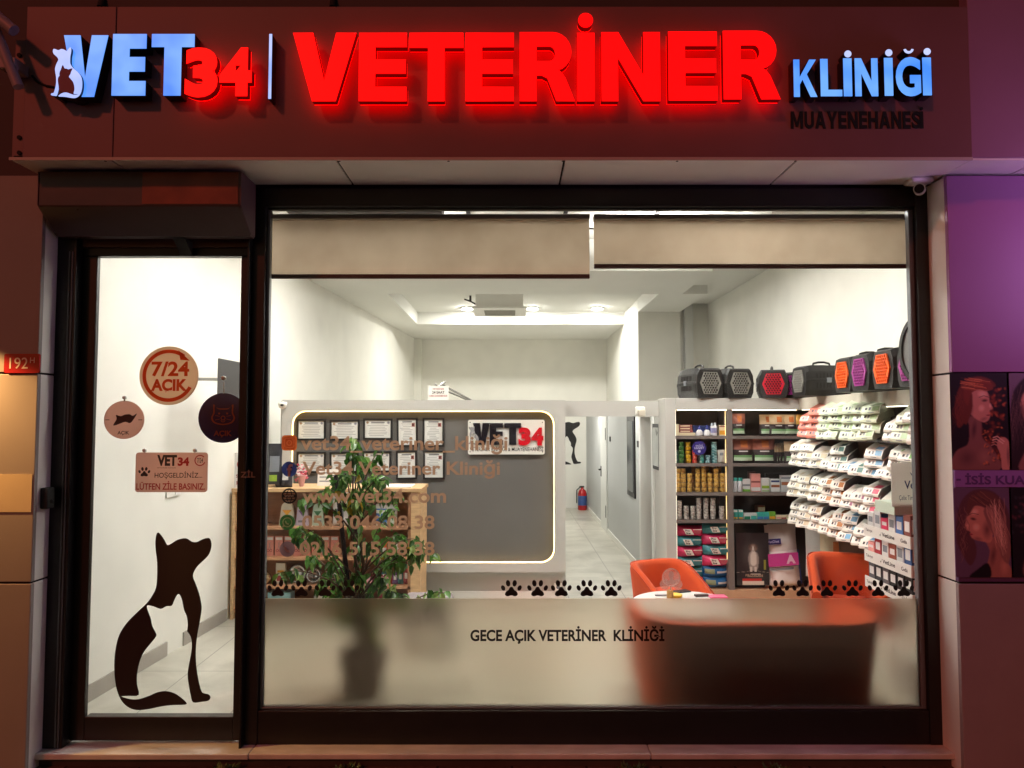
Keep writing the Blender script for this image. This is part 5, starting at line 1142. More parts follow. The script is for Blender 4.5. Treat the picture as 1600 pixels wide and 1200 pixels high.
def bottle(px, shelf, y, prof, capprof, body, capm, lab, labm=None, lz=None):
    x = P(px, 700, y).x; e = empty('bottle', (x, y, shelf), lab, 'bottle', 'bottles on the top bookcase shelf')
    MB().lathe(prof, (x, y, shelf + .0008), body, 18).build('body', e); MB().lathe(capprof, (x, y, shelf + .0008), capm, 14).build('cap', e)
    if labm: MB().lathe([(prof[1][0] + .001, lz[0]), (prof[1][0] + .001, lz[1])], (x, y, shelf), labm, 18).build('bottle_label', e)
bw = C('bottle_white', 226, 226, 230, .3); bb_ = C('cap_blue', 44, 50, 130, .3)
for px, wh in ((1093, 'left of the pair'), (1105, 'right of the pair')):
    bottle(px, sh[0], yc - .02, [(.034, 0), (.037, .004), (.034, .04), (.022, .056), (.012, .062)], [(.012, .062), (.011, .075), (.004, .105), (0, .106)], bw, bb_, f'squat white bottle with a blue nozzle on the top bookcase shelf, {wh}')
for px, hh, wh in ((1112.5, .13, 'narrow, left of the pair'), (1117.5, .135, 'broader, right of the pair')):
    r_ = .014 if hh < .132 else .02; bottle(px, sh[0], yc, [(r_, 0), (r_, .003), (r_, hh * .72), (r_ * .6, hh * .78)], [(r_ * .62, hh * .78), (r_ * .6, hh * .92), (r_ * .3, hh), (0, hh)], bw, C('cap_pale', 196, 206, 220, .3), f'tall white spray bottle on the top bookcase shelf, {wh}', C('label_lilac', 150, 150, 190), (.03, .08))
for px in (1088, 1099): pass
pbox('carton', 1083.5, 1112, .105, sh[0], yc + .08, navyp, 'wide navy carton behind the white bottles on the top bookcase shelf', 'carton', .05)
pbox('carton', 1124, 1135, .108, sh[0], yc, cream, 'cream carton with a cat picture at the right of the top bookcase shelf', 'carton', .05, [(.1, .5, acc[0]), (.82, .94, maroon)])
bag_mesh(.078, .135, .04, [(0, 1, C('bag_silver', 190, 186, 178)), (.55, .8, greyb, .2, .8)], .3).build('food_bag', label='small silver grey pouch right of the ice blue cans', cat='bag').location = (P(1127, 700, yc).x, yc, sh[1])

dk = C('bag_dark_brown', 52, 40, 42); bgreen = C('band_green', 110, 160, 104); bmint = C('band_mint', 186, 206, 180); bbei = C('bag_beige', 196, 170, 136); bora = C('dog_orange', 190, 110, 60); bred = C('bag_rust', 150, 92, 78); gold2 = C('bag_golden', 220, 170, 84)
def kib(w, h, d, topm, spot, lab, px, shelf, y, rot=0, seed=0):
    o = bag_mesh(w, h, d, [(0, 1, dk), (.56, 1, topm), (.62, .9, spot, .38, .66), (.10, .24, bmint, .1, .9), (.24, .34, bgreen, .1, .9), (.45, .5, silverp, .3, .7)], .25, nx=10, nz=22, seed=seed).build('kibble_bag', label=lab, cat='bag', group='dark kibble bags on the bookcase')
    o.location = (P(px, 700, y).x, y, shelf + .001); o.rotation_euler = (0, 0, R(rot)); return o
kib(.145, .225, .07, bred, bora, 'dark kibble bag with rust top, alone at the left of the top shelf', 1154, sh[0], yc)
for i, (px, w_, tm) in enumerate(((1199, .16, bbei), (1216, .18, bbei), (1235, .16, bbei), (1253, .15, gold2))):
    kib(w_, .215, .07, tm, bora, f'dark kibble bag with {"golden" if tm is gold2 else "beige"} top, {ORD[i]} of the group on the top shelf', px, sh[0], yc + (.05 if i == 0 else 0), 0, i)
kib(.24, .25, .1, bred, bora, 'large dark kibble bag with rust top, left one on the second shelf', 1159.5, sh[1], yc + .02, 0, 5); kib(.24, .25, .1, bred, bora, 'large dark kibble bag with rust top, right one on the second shelf', 1192.5, sh[1], yc + .02, 0, 6)
for i in range(3): kib(.15, .2, .05, bbei, bora, f'beige topped kibble bag turned sideways on the second shelf, {ORD[i]} from the left', 1213 + i * 4.5, sh[1], yc + .06, 62, 8 + i)
kib(.19, .22, .07, bbei, bora, 'beige topped kibble bag facing forward at the right of the second shelf', 1239, sh[1], yc - .01, 0, 12)
for px, wh in ((1147.5, 'left'), (1155.5, 'right')):
    x = P(px, 700, yc).x; e = empty('bottle', (x, yc, sh[2]), f'white flask with a teal cap on the third shelf, {wh} of two', 'bottle', 'teal capped flasks on the third shelf')
    MB().lathe([(.022, 0), (.024, .004), (.024, .10), (.022, .11)], (x, yc, sh[2] + .001), bw, 16).build('body', e); MB().lathe([(.023, .1105), (.024, .113), (.024, .138), (.02, .142), (0, .142)], (x, yc, sh[2] + .001), tealc, 16).build('cap', e)
for px0, px1, hh, m, st, lab in ((1158.5, 1171.5, .13, silverp, [(.02, .2, greenp), (.45, .6, greyb)], 'silver and green carton'), (1172.5, 1187.5, .185, pinkp, [(.05, .25, bagwht), (.5, .6, maroon)], 'tall pink carton'), (1189, 1201.5, .14, silverp, [(.25, .45, lime), (.04, .1, greenp)], 'white carton with a lime picture'), (1203.5, 1217.5, .13, bagwht, [(.35, .55, brownp), (.75, .9, navyp)], 'white carton with a brown picture'), (1219.5, 1238.5, .168, silverp, [(.4, .6, brownp), (.78, .9, greyb)], 'large silver pouch carton with a brown picture')):
    pbox('carton', px0, px1, hh, sh[2], yc, m, lab + ' on the third bookcase shelf', 'carton', .05, st)
pbox('carton', 1169, 1180, .2, sh[2], yc + .08, maroon, 'maroon carton behind the pink one on the third bookcase shelf', 'carton'); pbox('carton', 1196, 1230, .18, sh[2], yc + .12, dk, 'dark carton in the rear of the third bookcase shelf', 'carton')
for px, wh in ((1147.5, 'left'), (1156, 'right')):
    pbox('carton', px - 3.6, px + 3.6, .095, sh[3], yc, tealc, f'small teal carton with white top, {wh} of two on the fourth shelf', 'carton', .04, [(.75, .98, bagwht), (.05, .2, acc[0])], 'teal cartons on the fourth shelf')
for i, (a, c, hh, m, st, lab) in enumerate(((1161, 1171, .062, silverp, [(.0, .5, C('carton_emerald', 30, 110, 84))], 'white and emerald'), (1171.3, 1181, .062, silverp, [(.0, .6, tealc)], 'white and teal'), (1182, 1191, .072, tealc, [(.05, .4, acc[3])], 'teal and blue'), (1191.2, 1200, .072, tealc, [(.05, .4, acc[3])], 'bright teal'), (1200.2, 1210, .074, greenp, [(.05, .4, acc[0])], 'green and orange'), (1211, 1218, .04, cream, [(.2, .6, pinkp)], 'cream'), (1218.4, 1227, .04, cream, [(.1, .5, pinkd)], 'cream and red'), (1228, 1237, .042, cream, [(.1, .5, greenp)], 'cream and green'), (1237.5, 1247, .066, tealc, [(.05, .4, pinkd)], 'teal and red'))):
    pbox('carton', a, c, hh, sh[3], yc - .02, m, f'small {lab} medicine carton, number {ORD[i]} from the left in the front row, fourth shelf'.replace('number ', ''), 'carton', .05, st, 'small cartons on the fourth shelf')
pbox('carton', 1182.5, 1194, .125, sh[3], yc + .07, brownp, 'brown carton standing behind the teal cartons on the fourth shelf', 'carton', .1, [(.1, .9, cream)])

# litter packs in the bottom left bay
def litter(m, name):
    cr = C('pack_patch_cream', 226, 216, 206)
    b = bag_mesh(.262, .122, .16, [(0, 1, m)], nx=10, nz=10, pillow=True, seed=len(name), wr=.004)
    yv = -.0835
    b.flat([[(-.075, .085), (-.05, .03), (.06, .03), (.085, .085)][::1][::-1]][:1], yv - .0012, cr) if False else b.flat([[(-.05, .03), (.03, .03), (.0, .092), (-.08, .092)]], yv - .004, cr)
    b.text('Pro', -.058, -.014, .064, .086, yv - .0055, dk, .03); b.text('line', -.048, -.006, .036, .060, yv - .0055, dk, .03)
    b.flat([smooth_loop([(.03, .08), (.04, .04), (.085, .04), (.1, .08)], 3)], yv - .004, C('pack_print_' + name, *((170, 70, 84) if name == 'pink' else (50, 100, 104)))); b.flat([[(.02, .083), (.108, .083), (.108, .091), (.02, .091)]], yv - .004, cr)
    return mesh_of(b, 'litter_pack')
LM = {'pink': litter(C('pack_pink', 206, 54, 100, .25), 'pink'), 'teal': litter(C('pack_teal_dark', 66, 136, 144, .25), 'teal')}
bl_ = bag_mesh(.262, .125, .16, [(0, 1, C('pack_blue', 30, 84, 134, .25)), (.35, .75, C('pack_olive', 110, 120, 90), .12, .4), (.45, .62, silverp, .48, .9)], nx=12, nz=12, pillow=True, seed=4, wr=.004); LM['blue'] = mesh_of(bl_, 'litter_pack')
for px, stack, wh in ((1076.5, ['pink', 'teal', 'teal', 'pink', 'teal', 'pink'], 'left'), (1117.5, ['blue', 'blue', 'pink', 'teal', 'pink', 'teal'], 'right')):
    x = P(px, 700, yc).x; zz = base + .001 + (.0 if wh == 'left' else .0)
    st = (sh[3] - .05 - base) / 6 * (1.0 if wh == 'right' else .96)
    for i, c in enumerate(stack):
        inst(LM[c], 'litter_pack', (x + rnd.uniform(-.006, .006), yc + .05, zz + i * st), f'{c} wet wipes pack, {nth(i, 6, 0)} in the {wh} stack at the bottom of the bookcase', 'pack', 'wet wipes packs in the bookcase', (0, 0, R(rnd.uniform(-3, 3)))).scale = (1, 1, st / .116)

# big bags at the bottom right bay
x = P(1172, 700, yc).x; zt_ = P(1172, 820, yc).z
bh = zt_ - base; gblack = C('bag_charcoal', 40, 34, 36, .3)
e = empty('food_sack', (x, yc + .06, base), 'big black dog food sack with a photographed dog on the bottom shelf', 'sack')
mb = bag_mesh(.36, bh, .16, [(0, 1, gblack)], .3, nx=12, nz=24, seed=3); mb.X = Matrix(); mb2 = MB(); mb2.X = Matrix.Translation((x, yc + .07, base + .001))
for f, k_ in zip(mb.f, mb.m): pass
mb2.add(mb.v, mb.f, gblack, True); mb2.build('sack_body', e)
q = Ras(0, 0, 60, 108, 1, S(40, 34, 36)); w1 = S(206, 198, 190)
q.ell(30, 46, 26, 34, S(96, 88, 88), 0, 1, .6)
q.poly([(24, 70), (22, 54), (25, 40), (37, 40), (41, 52), (40, 70), (37, 77), (26, 77)], S(150, 140, 134), 1); q.poly([(27, 66), (26, 48), (29, 40), (35, 40), (37, 50), (36, 66)], w1, 1); q.ell(31, 31, 9.5, 9.5, S(128, 104, 94), 0, .4); q.ell(31, 33, 2.4, 8, w1, 0, .5); q.ell(31, 38.5, 3.6, 3.4, w1, 0, .5); q.ell(31, 37.5, 1.7, 1.2, S(24, 20, 20), 0, .4); q.ell(28, 31, 1.2, 1, S(20, 16, 16), 0, .4); q.ell(34, 31, 1.2, 1, S(20, 16, 16), 0, .4); q.ell(24.5, 28, 2.4, 5.5, S(84, 62, 56), 24, .4); q.ell(37.5, 28, 2.4, 5.5, S(84, 62, 56), -24, .4)
q.rect(25, 70, 29, 80, w1); q.rect(33, 70, 37, 80, w1); q.line([(0, 82), (20, 80), (32, 76), (44, 80), (60, 82)], .9, S(170, 160, 150)); q.rect(50, 56, 54, 76, S(140, 140, 60)); q.rect(11, 94, 46, 99, S(180, 40, 34)); q.rect(11, 99, 50, 107, S(214, 206, 190)); q.rect(26, 84, 44, 86.5, S(190, 180, 170)); q.rect(20, 88, 48, 91.5, S(120, 106, 96))
print_sheet('printed_front', q, x - .165, x + .165, base + bh * .06, base + bh * .88, yc - .024, e, .3)
b = MB(); b.text('PRO PLAN', x - .075, x + .10, base + bh * .195, base + bh * .235, yc - .027, C('print_champagne', 170, 150, 128), .01); b.build('brand_lettering', e)
x = P(1222, 700, yc).x; e = empty('food_sack', (x, yc + .06, base), 'big white food sack with a magenta label and letter A on the bottom shelf', 'sack')
wsk = C('sack_white', 242, 240, 238, .3); mg = C('label_magenta', 190, 60, 140, .35)
mb = bag_mesh(.385, bh, .17, [(0, 1, wsk), (.58, 1, C('sack_grey_top', 206, 196, 192, .35))], .3, nx=12, nz=24, seed=9, wr=.01); mb2 = MB(); X4 = Matrix.Translation((x, yc + .075, base + .001)) @ Matrix.Rotation(R(-4), 4, 'Y')
mb2.X = X4
for m in set(mb.m): mb2.add(mb.v, [f for f, k_ in zip(mb.f, mb.m) if k_ == m], mb.mats[m], True)
mb2.build('sack_body', e)
b = MB(); b.X = X4; yv = -.104
b.flat([[(-.15, bh * .36), (.155, bh * .36), (.155, bh * .56), (-.15, bh * .56)]], yv, mg); b.text('A', .03, .125, bh * .39, bh * .53, yv - .002, C('print_pale_pink', 226, 190, 214), .06); b.flat([[(-.155, bh * .70), (-.0, bh * .70), (-.0, bh * .79), (-.155, bh * .79)]], yv + .018, C('label_navy', 46, 36, 96)); b.text('VetDiet', -.14, -.02, bh * .725, bh * .765, yv + .016, C('talker_text', 196, 190, 226), .01)
b.flat([[(.165, bh * .06), (.178, bh * .06), (.172, bh * .6), (.160, bh * .6)]], yv + .02, navyp); b.flat([[(-.14, bh * .3), (.1, bh * .3), (.1, bh * .335), (-.14, bh * .335)]], yv, greyb); b.build('printed_label', e)
for px, wd, hh, yy, cm, lab in ((1283, .30, .45, BY - .05, bagwht, 'white sack with a dark arc standing in the corner behind the orange chair'), (1303, .26, .40, BY - .22, cream, 'cream sack with a golden dog print beside the white corner sack')):
    o = bag_mesh(wd, hh + .1, .14, [(0, 1, cm), (.35, .75, dk if cm is bagwht else bora, .55, .8), (.2, .35, greyb, .2, .5)], .3, seed=int(px)).build('food_sack', label=lab, cat='sack'); o.location = (P(px, 860, yy).x, yy, P(px, 890, yy).z - .08); o.rotation_euler = (0, 0, R(-30))
    MB().box(o.location.x - .1, o.location.x + .12, yy - .05, yy + .07, FZ, o.location.z - .001, M('carton_kraft', S(150, 118, 84), .7, var=.1)).build('kraft_carton', label=f'kraft carton on the floor carrying the {"white" if cm is bagwht else "cream"} corner sack', cat='carton')

# treat packs of the side run
def treat(top, lab_, side):
    b = MB(); L, W, H = .235, .146, .068
    pr_ = [(-L * .5, 0.012), (-L * .5 + .016, .0), (L * .5, 0), (L * .5, H), (-L * .5 + .052, H), (-L * .5 + .006, H * .44)]
    n = len(pr_)
    for k_, (sg) in enumerate((-1, 1)): pass
    vs = [(a, -W / 2, c) for a, c in pr_] + [(a, W / 2, c) for a, c in pr_]
    b.add(vs, [tuple(range(n)), tuple(range(n, 2 * n))[::-1]], side)
    b.add(vs, [(i, n + i, n + (i + 1) % n, (i + 1) % n) for i in (0, 3, 4, 5)], top); b.add(vs, [(i, n + i, n + (i + 1) % n, (i + 1) % n) for i in (1, 2)], side)
    def on(i, u0, u1, v0, v1, m, off=.0012):  # patch on profile edge i
        (a0, c0), (a1, c1) = pr_[i], pr_[(i + 1) % n]; nx, nz = c0 - c1, a1 - a0; l = math.hypot(nx, nz); nx, nz = nx / l * off, nz / l * off
        q = lambda u, v: (a0 + (a1 - a0) * u - (nx if i != 9 else 0), -W / 2 + W * v, c0 + (c1 - c0) * u - nz)
        b.add([q(u0, v0), q(u1, v0), q(u1, v1), q(u0, v1)], [(0, 1, 2, 3)], m)
    on(4, .12, .9, .06, .42, lab_); on(4, .25, .75, .5, .6, greyb); on(4, .3, .7, .68, .8, dk); on(3, .6, .97, .1, .5, lab_); on(5, .3, .6, .3, .62, greyb)
    return mesh_of(b, 'treat_pack')
wrap = C('wrap_white', 230, 226, 216, .35); wside = C('wrap_side_shade', 132, 128, 128, .35); wcor = C('wrap_coral', 226, 130, 112, .35); wcs = C('wrap_coral_shade', 190, 90, 84, .35)  # pack sides darker than the tops: shade painted into the wrapper colours
LABC = {'green': C('lab_green', 96, 160, 60), 'sage': C('lab_sage', 160, 184, 136), 'blue': C('lab_blue', 110, 160, 196), 'brown': C('lab_brown', 160, 100, 44), 'plum': C('lab_plum', 130, 66, 96), 'crimson': C('lab_crimson', 196, 70, 96), 'teal': C('lab_teal', 80, 116, 110), 'plain': C('lab_plain', 206, 190, 160)}
TM = {k_: treat(wrap, v, wside) for k_, v in LABC.items()}; TM['sage'] = treat(C('wrap_sage', 214, 222, 196, .35), LABC['sage'], C('wrap_sage_shade', 150, 156, 136, .35)); TM['coral'] = treat(wcor, C('lab_blush', 240, 206, 190), wcs)
cols = {0: [(7.08, 3, 'coral', 0), (6.86, 4, 'coral', .0), (6.62, 4, 'sage', .02), (6.42, 4, 'sage', .02), (6.22, 4, 'sage', 0), (6.03, 4, 'sage', 0), (5.84, 4, 'sage', 0), (5.5, 2, 'green', -.02), (5.34, 3, 'sage', 0), (5.18, 3, 'green', 0)],
        1: [(7.2, 3, 'plain', .05), (7.02, 3, 'plain', .03), (6.84, 2, 'plain', 0), (6.62, 1, 'plain', 0), (6.42, 3, 'teal', 0), (6.22, 1, 'blue', 0), (6.0, 1, 'teal', .02), (5.82, 3, 'blue', 0), (5.62, 1, 'green', 0), (5.46, 3, 'green', 0), (5.30, 3, 'green', 0)],
        2: [(7.24, 3, 'plain', .05), (7.06, 3, 'plain', .03), (6.86, 3, 'plain', .0), (6.62, 3, 'brown', 0), (6.42, 3, 'brown', 0), (6.2, 2, 'plum', 0), (6.0, 2, 'plum', 0), (5.82, 3, 'crimson', 0), (5.6, 2, 'green', .0)],
        3: [(7.26, 3, 'plain', .05), (7.08, 3, 'plain', .03), (6.88, 3, 'plain', .0), (6.68, 2, 'brown', 0), (6.46, 3, 'brown', 0), (6.24, 3, 'blue', 0), (6.02, 2, 'blue', 0), (5.86, 1, 'blue', 0)]}
TS = .069
for row, cs in cols.items():
    for ci, (d, n, c, off) in enumerate(cs):
        y = d - 4.4
        for k_ in range(n):
            tl = R(-17 + rnd.uniform(-4, 4)); xx = XS - .085 - off + rnd.uniform(-.018, .012) - (.02 if k_ == 0 else 0)
            z = sh[row] + .038 + k_ * TS
            inst(TM[c], 'treat_pack', (xx + .06, y + rnd.uniform(-.008, .008), z - .015), f'{"coral" if c == "coral" else "pale green" if c == "sage" else "white"} treat pack{"" if c in ("coral", "sage") else ", " + c + " label"}, {nth(k_, n, 0)} in {ORD[ci]} column from corner, {ORD[row]} shelf', 'treat pack', 'treat packs on the side shelving', (R(rnd.uniform(-4, 4)), tl, R(34 + rnd.uniform(-9, 9)))).scale = (1, rnd.uniform(.88, 1.06), rnd.uniform(.84, 1.05))
# packs hang over the shelf edges on a wire lip
for row in range(4):
    b = MB(); b.box(XS - .02, XS + .003, .66, BY - .05, sh[row] - .016, sh[row] + .004, steel); b.build('shelf_lip', sr)

# ------------------------------------------------------------------ display stand near the window
DX = 2.62; D0, D1 = 5.52 - 4.4, 4.88 - 4.4
ds = empty('display_stand', (DX + .15, (D0 + D1) / 2, FZ), 'white tiered pharmacy display stand near the right end of the window', 'display stand')
dwh = C('stand_white', 226, 226, 220, .35)
tiers = [P(1380, y, .8).z for y in (836, 878, 921)]
MB().box(DX + .27, DX + .285, D1, D0, FZ, 1.75, dwh).build('back_panel', ds)
MB().box(DX, DX + .269, D1 + .001, D0 - .001, FZ, FZ + .3, dwh).build('base', ds, bev=.004)
for z in tiers:
    MB().box(DX + .002, DX + .268, D1 + .002, D0 - .002, z - .03, z - .02, dwh).build('tray', ds)
    MB().box(DX - .004, DX + .0015, D1, D0, z - .045, z + .035, dwh).build('tray_lip', ds)
    MB().box(DX + .002, DX + .268, D1 - .004, D1 + .0015, z - .045, z + .035, dwh).build('tray_lip', ds)
    b = MB(); b.X = Matrix.Translation((DX - .0055, D0, z - .005)) @ Matrix.Rotation(R(-90), 4, 'Z')
    b.text('Takviye', .03, .13, -.012, .014, 0, groove, .01); b.text('VetLine', .27, .44, -.012, .016, 0, groove, .02); b.text('Gıda', .52, .60, -.012, .014, 0, groove, .01)
    b.flat([[(.235, -.002), (.246, -.016), (.262, .02), (.247, -.004)]], 0, groove); b.build('tray_lettering', ds)
X0, X1, Z0, Z1 = rect(1394, 723, 1452, 792, .62)
hb = MB(); hb.box(X0, X1, .62, .63, Z0, Z1, MT('header_opal', S(236, 236, 232), .6)); hb.box(X0 + .02, X1 - .02, .632, .9, Z0 - .06, Z0 + .02, C('stand_pale_green', 190, 206, 190, .35)); hb.build('header_board', ds, bev=.003)
b = MB(); a = rect(1413, 751, 1440, 764, .62); b.text('Vetr', a[0], a[1], a[2], a[3], .6185, navyp, .02)
a = rect(1405, 774, 1432, 783, .62); b.text('Çelix Timed', a[0], a[1], a[2], a[3], .6185, navyp, .0)
p = P(1426, 742, .62); b.flat([[(p.x - .02, p.z + .02), (p.x, p.z - .02), (p.x + .035, p.z + .05), (p.x + .002, p.z)]], .6185, navyp); b.build('header_lettering', ds)
bxs = [[('cream', silverp, .1), ('silver', silverp, .13), ('pink', C('box_hot_pink', 206, 50, 90), .08), ('white', bagwht, .12), ('sky blue', acc[3], .12), ('chestnut', C('box_chestnut', 120, 64, 54), .14)],
       [('pink', pinkp, .07), ('dark red', C('box_dark_red', 150, 26, 40), .12), ('white', bagwht, .11), ('rust', C('box_rust', 140, 60, 40), .1), ('white blue', silverp, .13), ('blue', C('box_blue', 50, 80, 130), .14)],
       [('grey', C('box_dark_grey', 70, 72, 80), .12), ('dark', C('box_ink', 40, 40, 50), .13), ('slate', C('box_slate', 90, 84, 90), .12), ('black', black, .12), ('charcoal', blackal, .12), ('jet', black, .12)]]
for t_, z in enumerate(tiers):
    for k_, (cn, m, hh) in enumerate(bxs[t_]):
        y1 = D0 - .03 - k_ * .1; b = MB(); b.box(DX + .012, DX + .12, y1 - .088, y1, z - .019, z + .03 + hh, m); b.box(DX + .0105, DX + .0118, y1 - .075, y1 - .015, z + .06, z + .03 + hh * .7, bagwht if m not in (bagwht, silverp) else greyb); b.box(DX + .02, DX + .11, y1 - .0895, y1 - .0882, z + .05, z + .03 + hh * .8, silverp if m not in (bagwht, silverp) else acc[3])
        b.build('supplement_box', label=f'{cn} supplement box, {ORD[k_]} from the back on the {["top", "middle", "bottom"][t_]} tier of the display stand', cat='box', group='boxes on the display stand', bev=.002, org=(DX + .06, y1 - .04, z - .019))
p = P(1388, 745 + 60, .95); b = MB(); b.box(DX + .14, DX + .23, .8, .9, tiers[0] - .019, tiers[0] + .25, C('box_lime', 190, 206, 50)); b.box(DX + .15, DX + .2, .798, .7995, tiers[0] + .05, tiers[0] + .2, C('box_lime_dark', 110, 140, 40)); b.build('supplement_box', label='tall lime box behind the others on the top tier of the display stand', cat='box', bev=.002, org=(DX + .18, .85, tiers[0]))

# ------------------------------------------------------------------ pet carriers on top of the shelving
plas = C('carrier_plastic', 22, 21, 22, .5)
def carrier_proto(dm):
    """door to -Y, base at the origin; 0.30 wide, 0.46 long, 0.29 high"""
    root = empty('pet_carrier', (0, 0, 0), 'x', 'pet carrier', 'pet carriers on top of the shelving')
    W, L, H = .15, .46, .285
    sec = [(-W * .80, .0), (-W * .96, .05), (-W, H * .47), (-W * 1.03, H * .48), (-W * 1.03, H * .53), (-W, H * .54), (-W * .95, H * .8), (-W * .76, H), (W * .76, H), (W * .95, H * .8), (W, H * .54), (W * 1.03, H * .53), (W * 1.03, H * .48), (W, H * .47), (W * .96, .05), (W * .80, .0)]
    b = MB(); ys = [0, .03, .06, .2, .34, .42, .46]; sc_ = [.93, .98, 1, 1, 1, .96, .86]; n = len(sec)
    vs = [(x * s_, y, H * .02 + z * s_ if z > .01 else 0) for y, s_ in zip(ys, sc_) for x, z in sec]
    fs = [(i * n + k, (i + 1) * n + k, (i + 1) * n + (k + 1) % n, i * n + (k + 1) % n) for i in range(len(ys) - 1) for k in range(n)]
    b.add(vs, [f[::-1] for f in fs], plas)
    back = [len(vs) - n + k for k in range(n)]; b.add(vs, [tuple(back)], plas)
    front = [(x * .93, z * .93 + H * .02 if z > .01 else 0) for x, z in sec]
    dw, dh = .108, .105; dc = H * .5
    oct_ = [(-dw * .62, dc - dh), (dw * .62, dc - dh), (dw, dc), (dw * .62, dc + dh), (-dw * .62, dc + dh), (-dw, dc)]
    b.flat([front[::1], oct_[::-1]], .0, plas, .012); b.build('shell', root, bev=.006)
    # hexagon grid door
    holes = []; s_ = .0126
    for r_ in range(-5, 6):
        for q in range(-5, 6):
            hx, hz = (q + (r_ % 2) * .5) * .0258, dc + r_ * .0222
            ext = dw * (1 - .38 * abs(hz - dc) / dh) - .017
            if abs(hx) < ext and abs(hz - dc) < dh - .014: holes.append([(hx + s_ * .86 * math.sin(R(60 * k)), hz + s_ * .95 * math.cos(R(60 * k))) for k in range(6)])
    MB().flat([oct_] + holes, -.012, dm, .011).build('door', root)
    b = MB()
    for sg in (-1, 1):
        for z in (.33, .66):
            for k in range(7): y = .10 + k * .034; b.box(*sorted((sg * W * .985, sg * W * 1.012)), y, y + .012, H * (z - .07), H * (z + .09), groove)
        b.box(*sorted((sg * W * 1.0, sg * W * 1.06)), .2, .245, H * .44, H * .6, greyb)
    b.build('vent_slots', root)
    b = MB(); b.tube([(0, .14, H), (0, .15, H + .03), (0, .2, H + .042), (0, .26, H + .042), (0, .31, H + .03), (0, .32, H)], .01, plas); b.build('carry_handle', root)
    return root
doorm = {'grey': C('door_grey', 126, 124, 118), 'red': C('door_red', 196, 20, 50), 'purple': C('door_purple', 150, 50, 130), 'orange': C('door_orange', 240, 96, 30)}
protos = {}
def put_carrier(col, loc, rot, lab, sc_=1.0):
    if col not in protos: protos[col] = o = carrier_proto(doorm[col])
    else: o = copy_tree(protos[col])
    o.location = loc; o.rotation_euler = (0, 0, R(rot)); o.scale = (sc_,) * 3; o['label'] = lab
def atx(px, Y): return P(px, 610, Y).x
put_carrier('grey', (atx(1110, 3.08), 3.08, ztop), 12, 'leftmost black pet carrier with a grey honeycomb door', 1.07)
put_carrier('grey', (atx(1157, 3.08), 3.08, ztop), 10, 'black pet carrier with a grey door, next to the red one', 1.05)
put_carrier('red', (atx(1208.5, 3.06), 3.06, ztop), -16, 'black pet carrier with a red honeycomb door')
put_carrier('purple', (atx(1238, 3.02) , 3.10, ztop), -62, 'black pet carrier with a purple door in the shelving corner', .92)
put_carrier('grey', (2.70, 2.52, ztop), -84, 'black pet carrier with a grey door turned towards the left, in the corner', .98)
put_carrier('orange', (2.70, 1.60, ztop), -88, 'black pet carrier with an orange door, the farther of two', 1.0)
put_carrier('purple', (2.69, 1.28, ztop), -88, 'black pet carrier with a purple door between two orange ones', 1.0)
put_carrier('orange', (2.68, .91, ztop), -88, 'black pet carrier with an orange door, nearer to the window', 1.0)
put_carrier('purple', (2.68, .56, ztop), -88, 'black pet carrier with a purple door, half hidden by the window frame', 1.0)
# round mirror by the frame
p = P(1432, 545, .34)
e = empty('round_mirror', (p.x, .34, p.z), 'round grey mirror with black rim at the right edge of the window', 'mirror')
b = MB(); b.X = Matrix.Translation((p.x + .03, .34, p.z)) @ Matrix.Rotation(R(-88), 4, 'Z')
b.flat([circ(0, 0, .225, 40), circ(0, 0, .195, 40)[::-1]], -.02, blackal, .04); b.build('rim', e, bev=.004)
b = MB(); b.X = Matrix.Translation((p.x + .03, .34, p.z)) @ Matrix.Rotation(R(-88), 4, 'Z'); b.flat([circ(0, 0, .1955, 40)], -.008, M('mirror_dull', S(120, 120, 120), .3, metal=.5), .012); b.build('mirror_glass', e)
MB().cyl((p.x + .04, .35, p.z + .2), (p.x + .06, .35, p.z + .30), .014, m=blackal).build('hook', e)
MB().cyl((p.x + .06, .36, p.z + .28), (3.2, .4, p.z + .28), .012, m=blackal).build('arm', e)

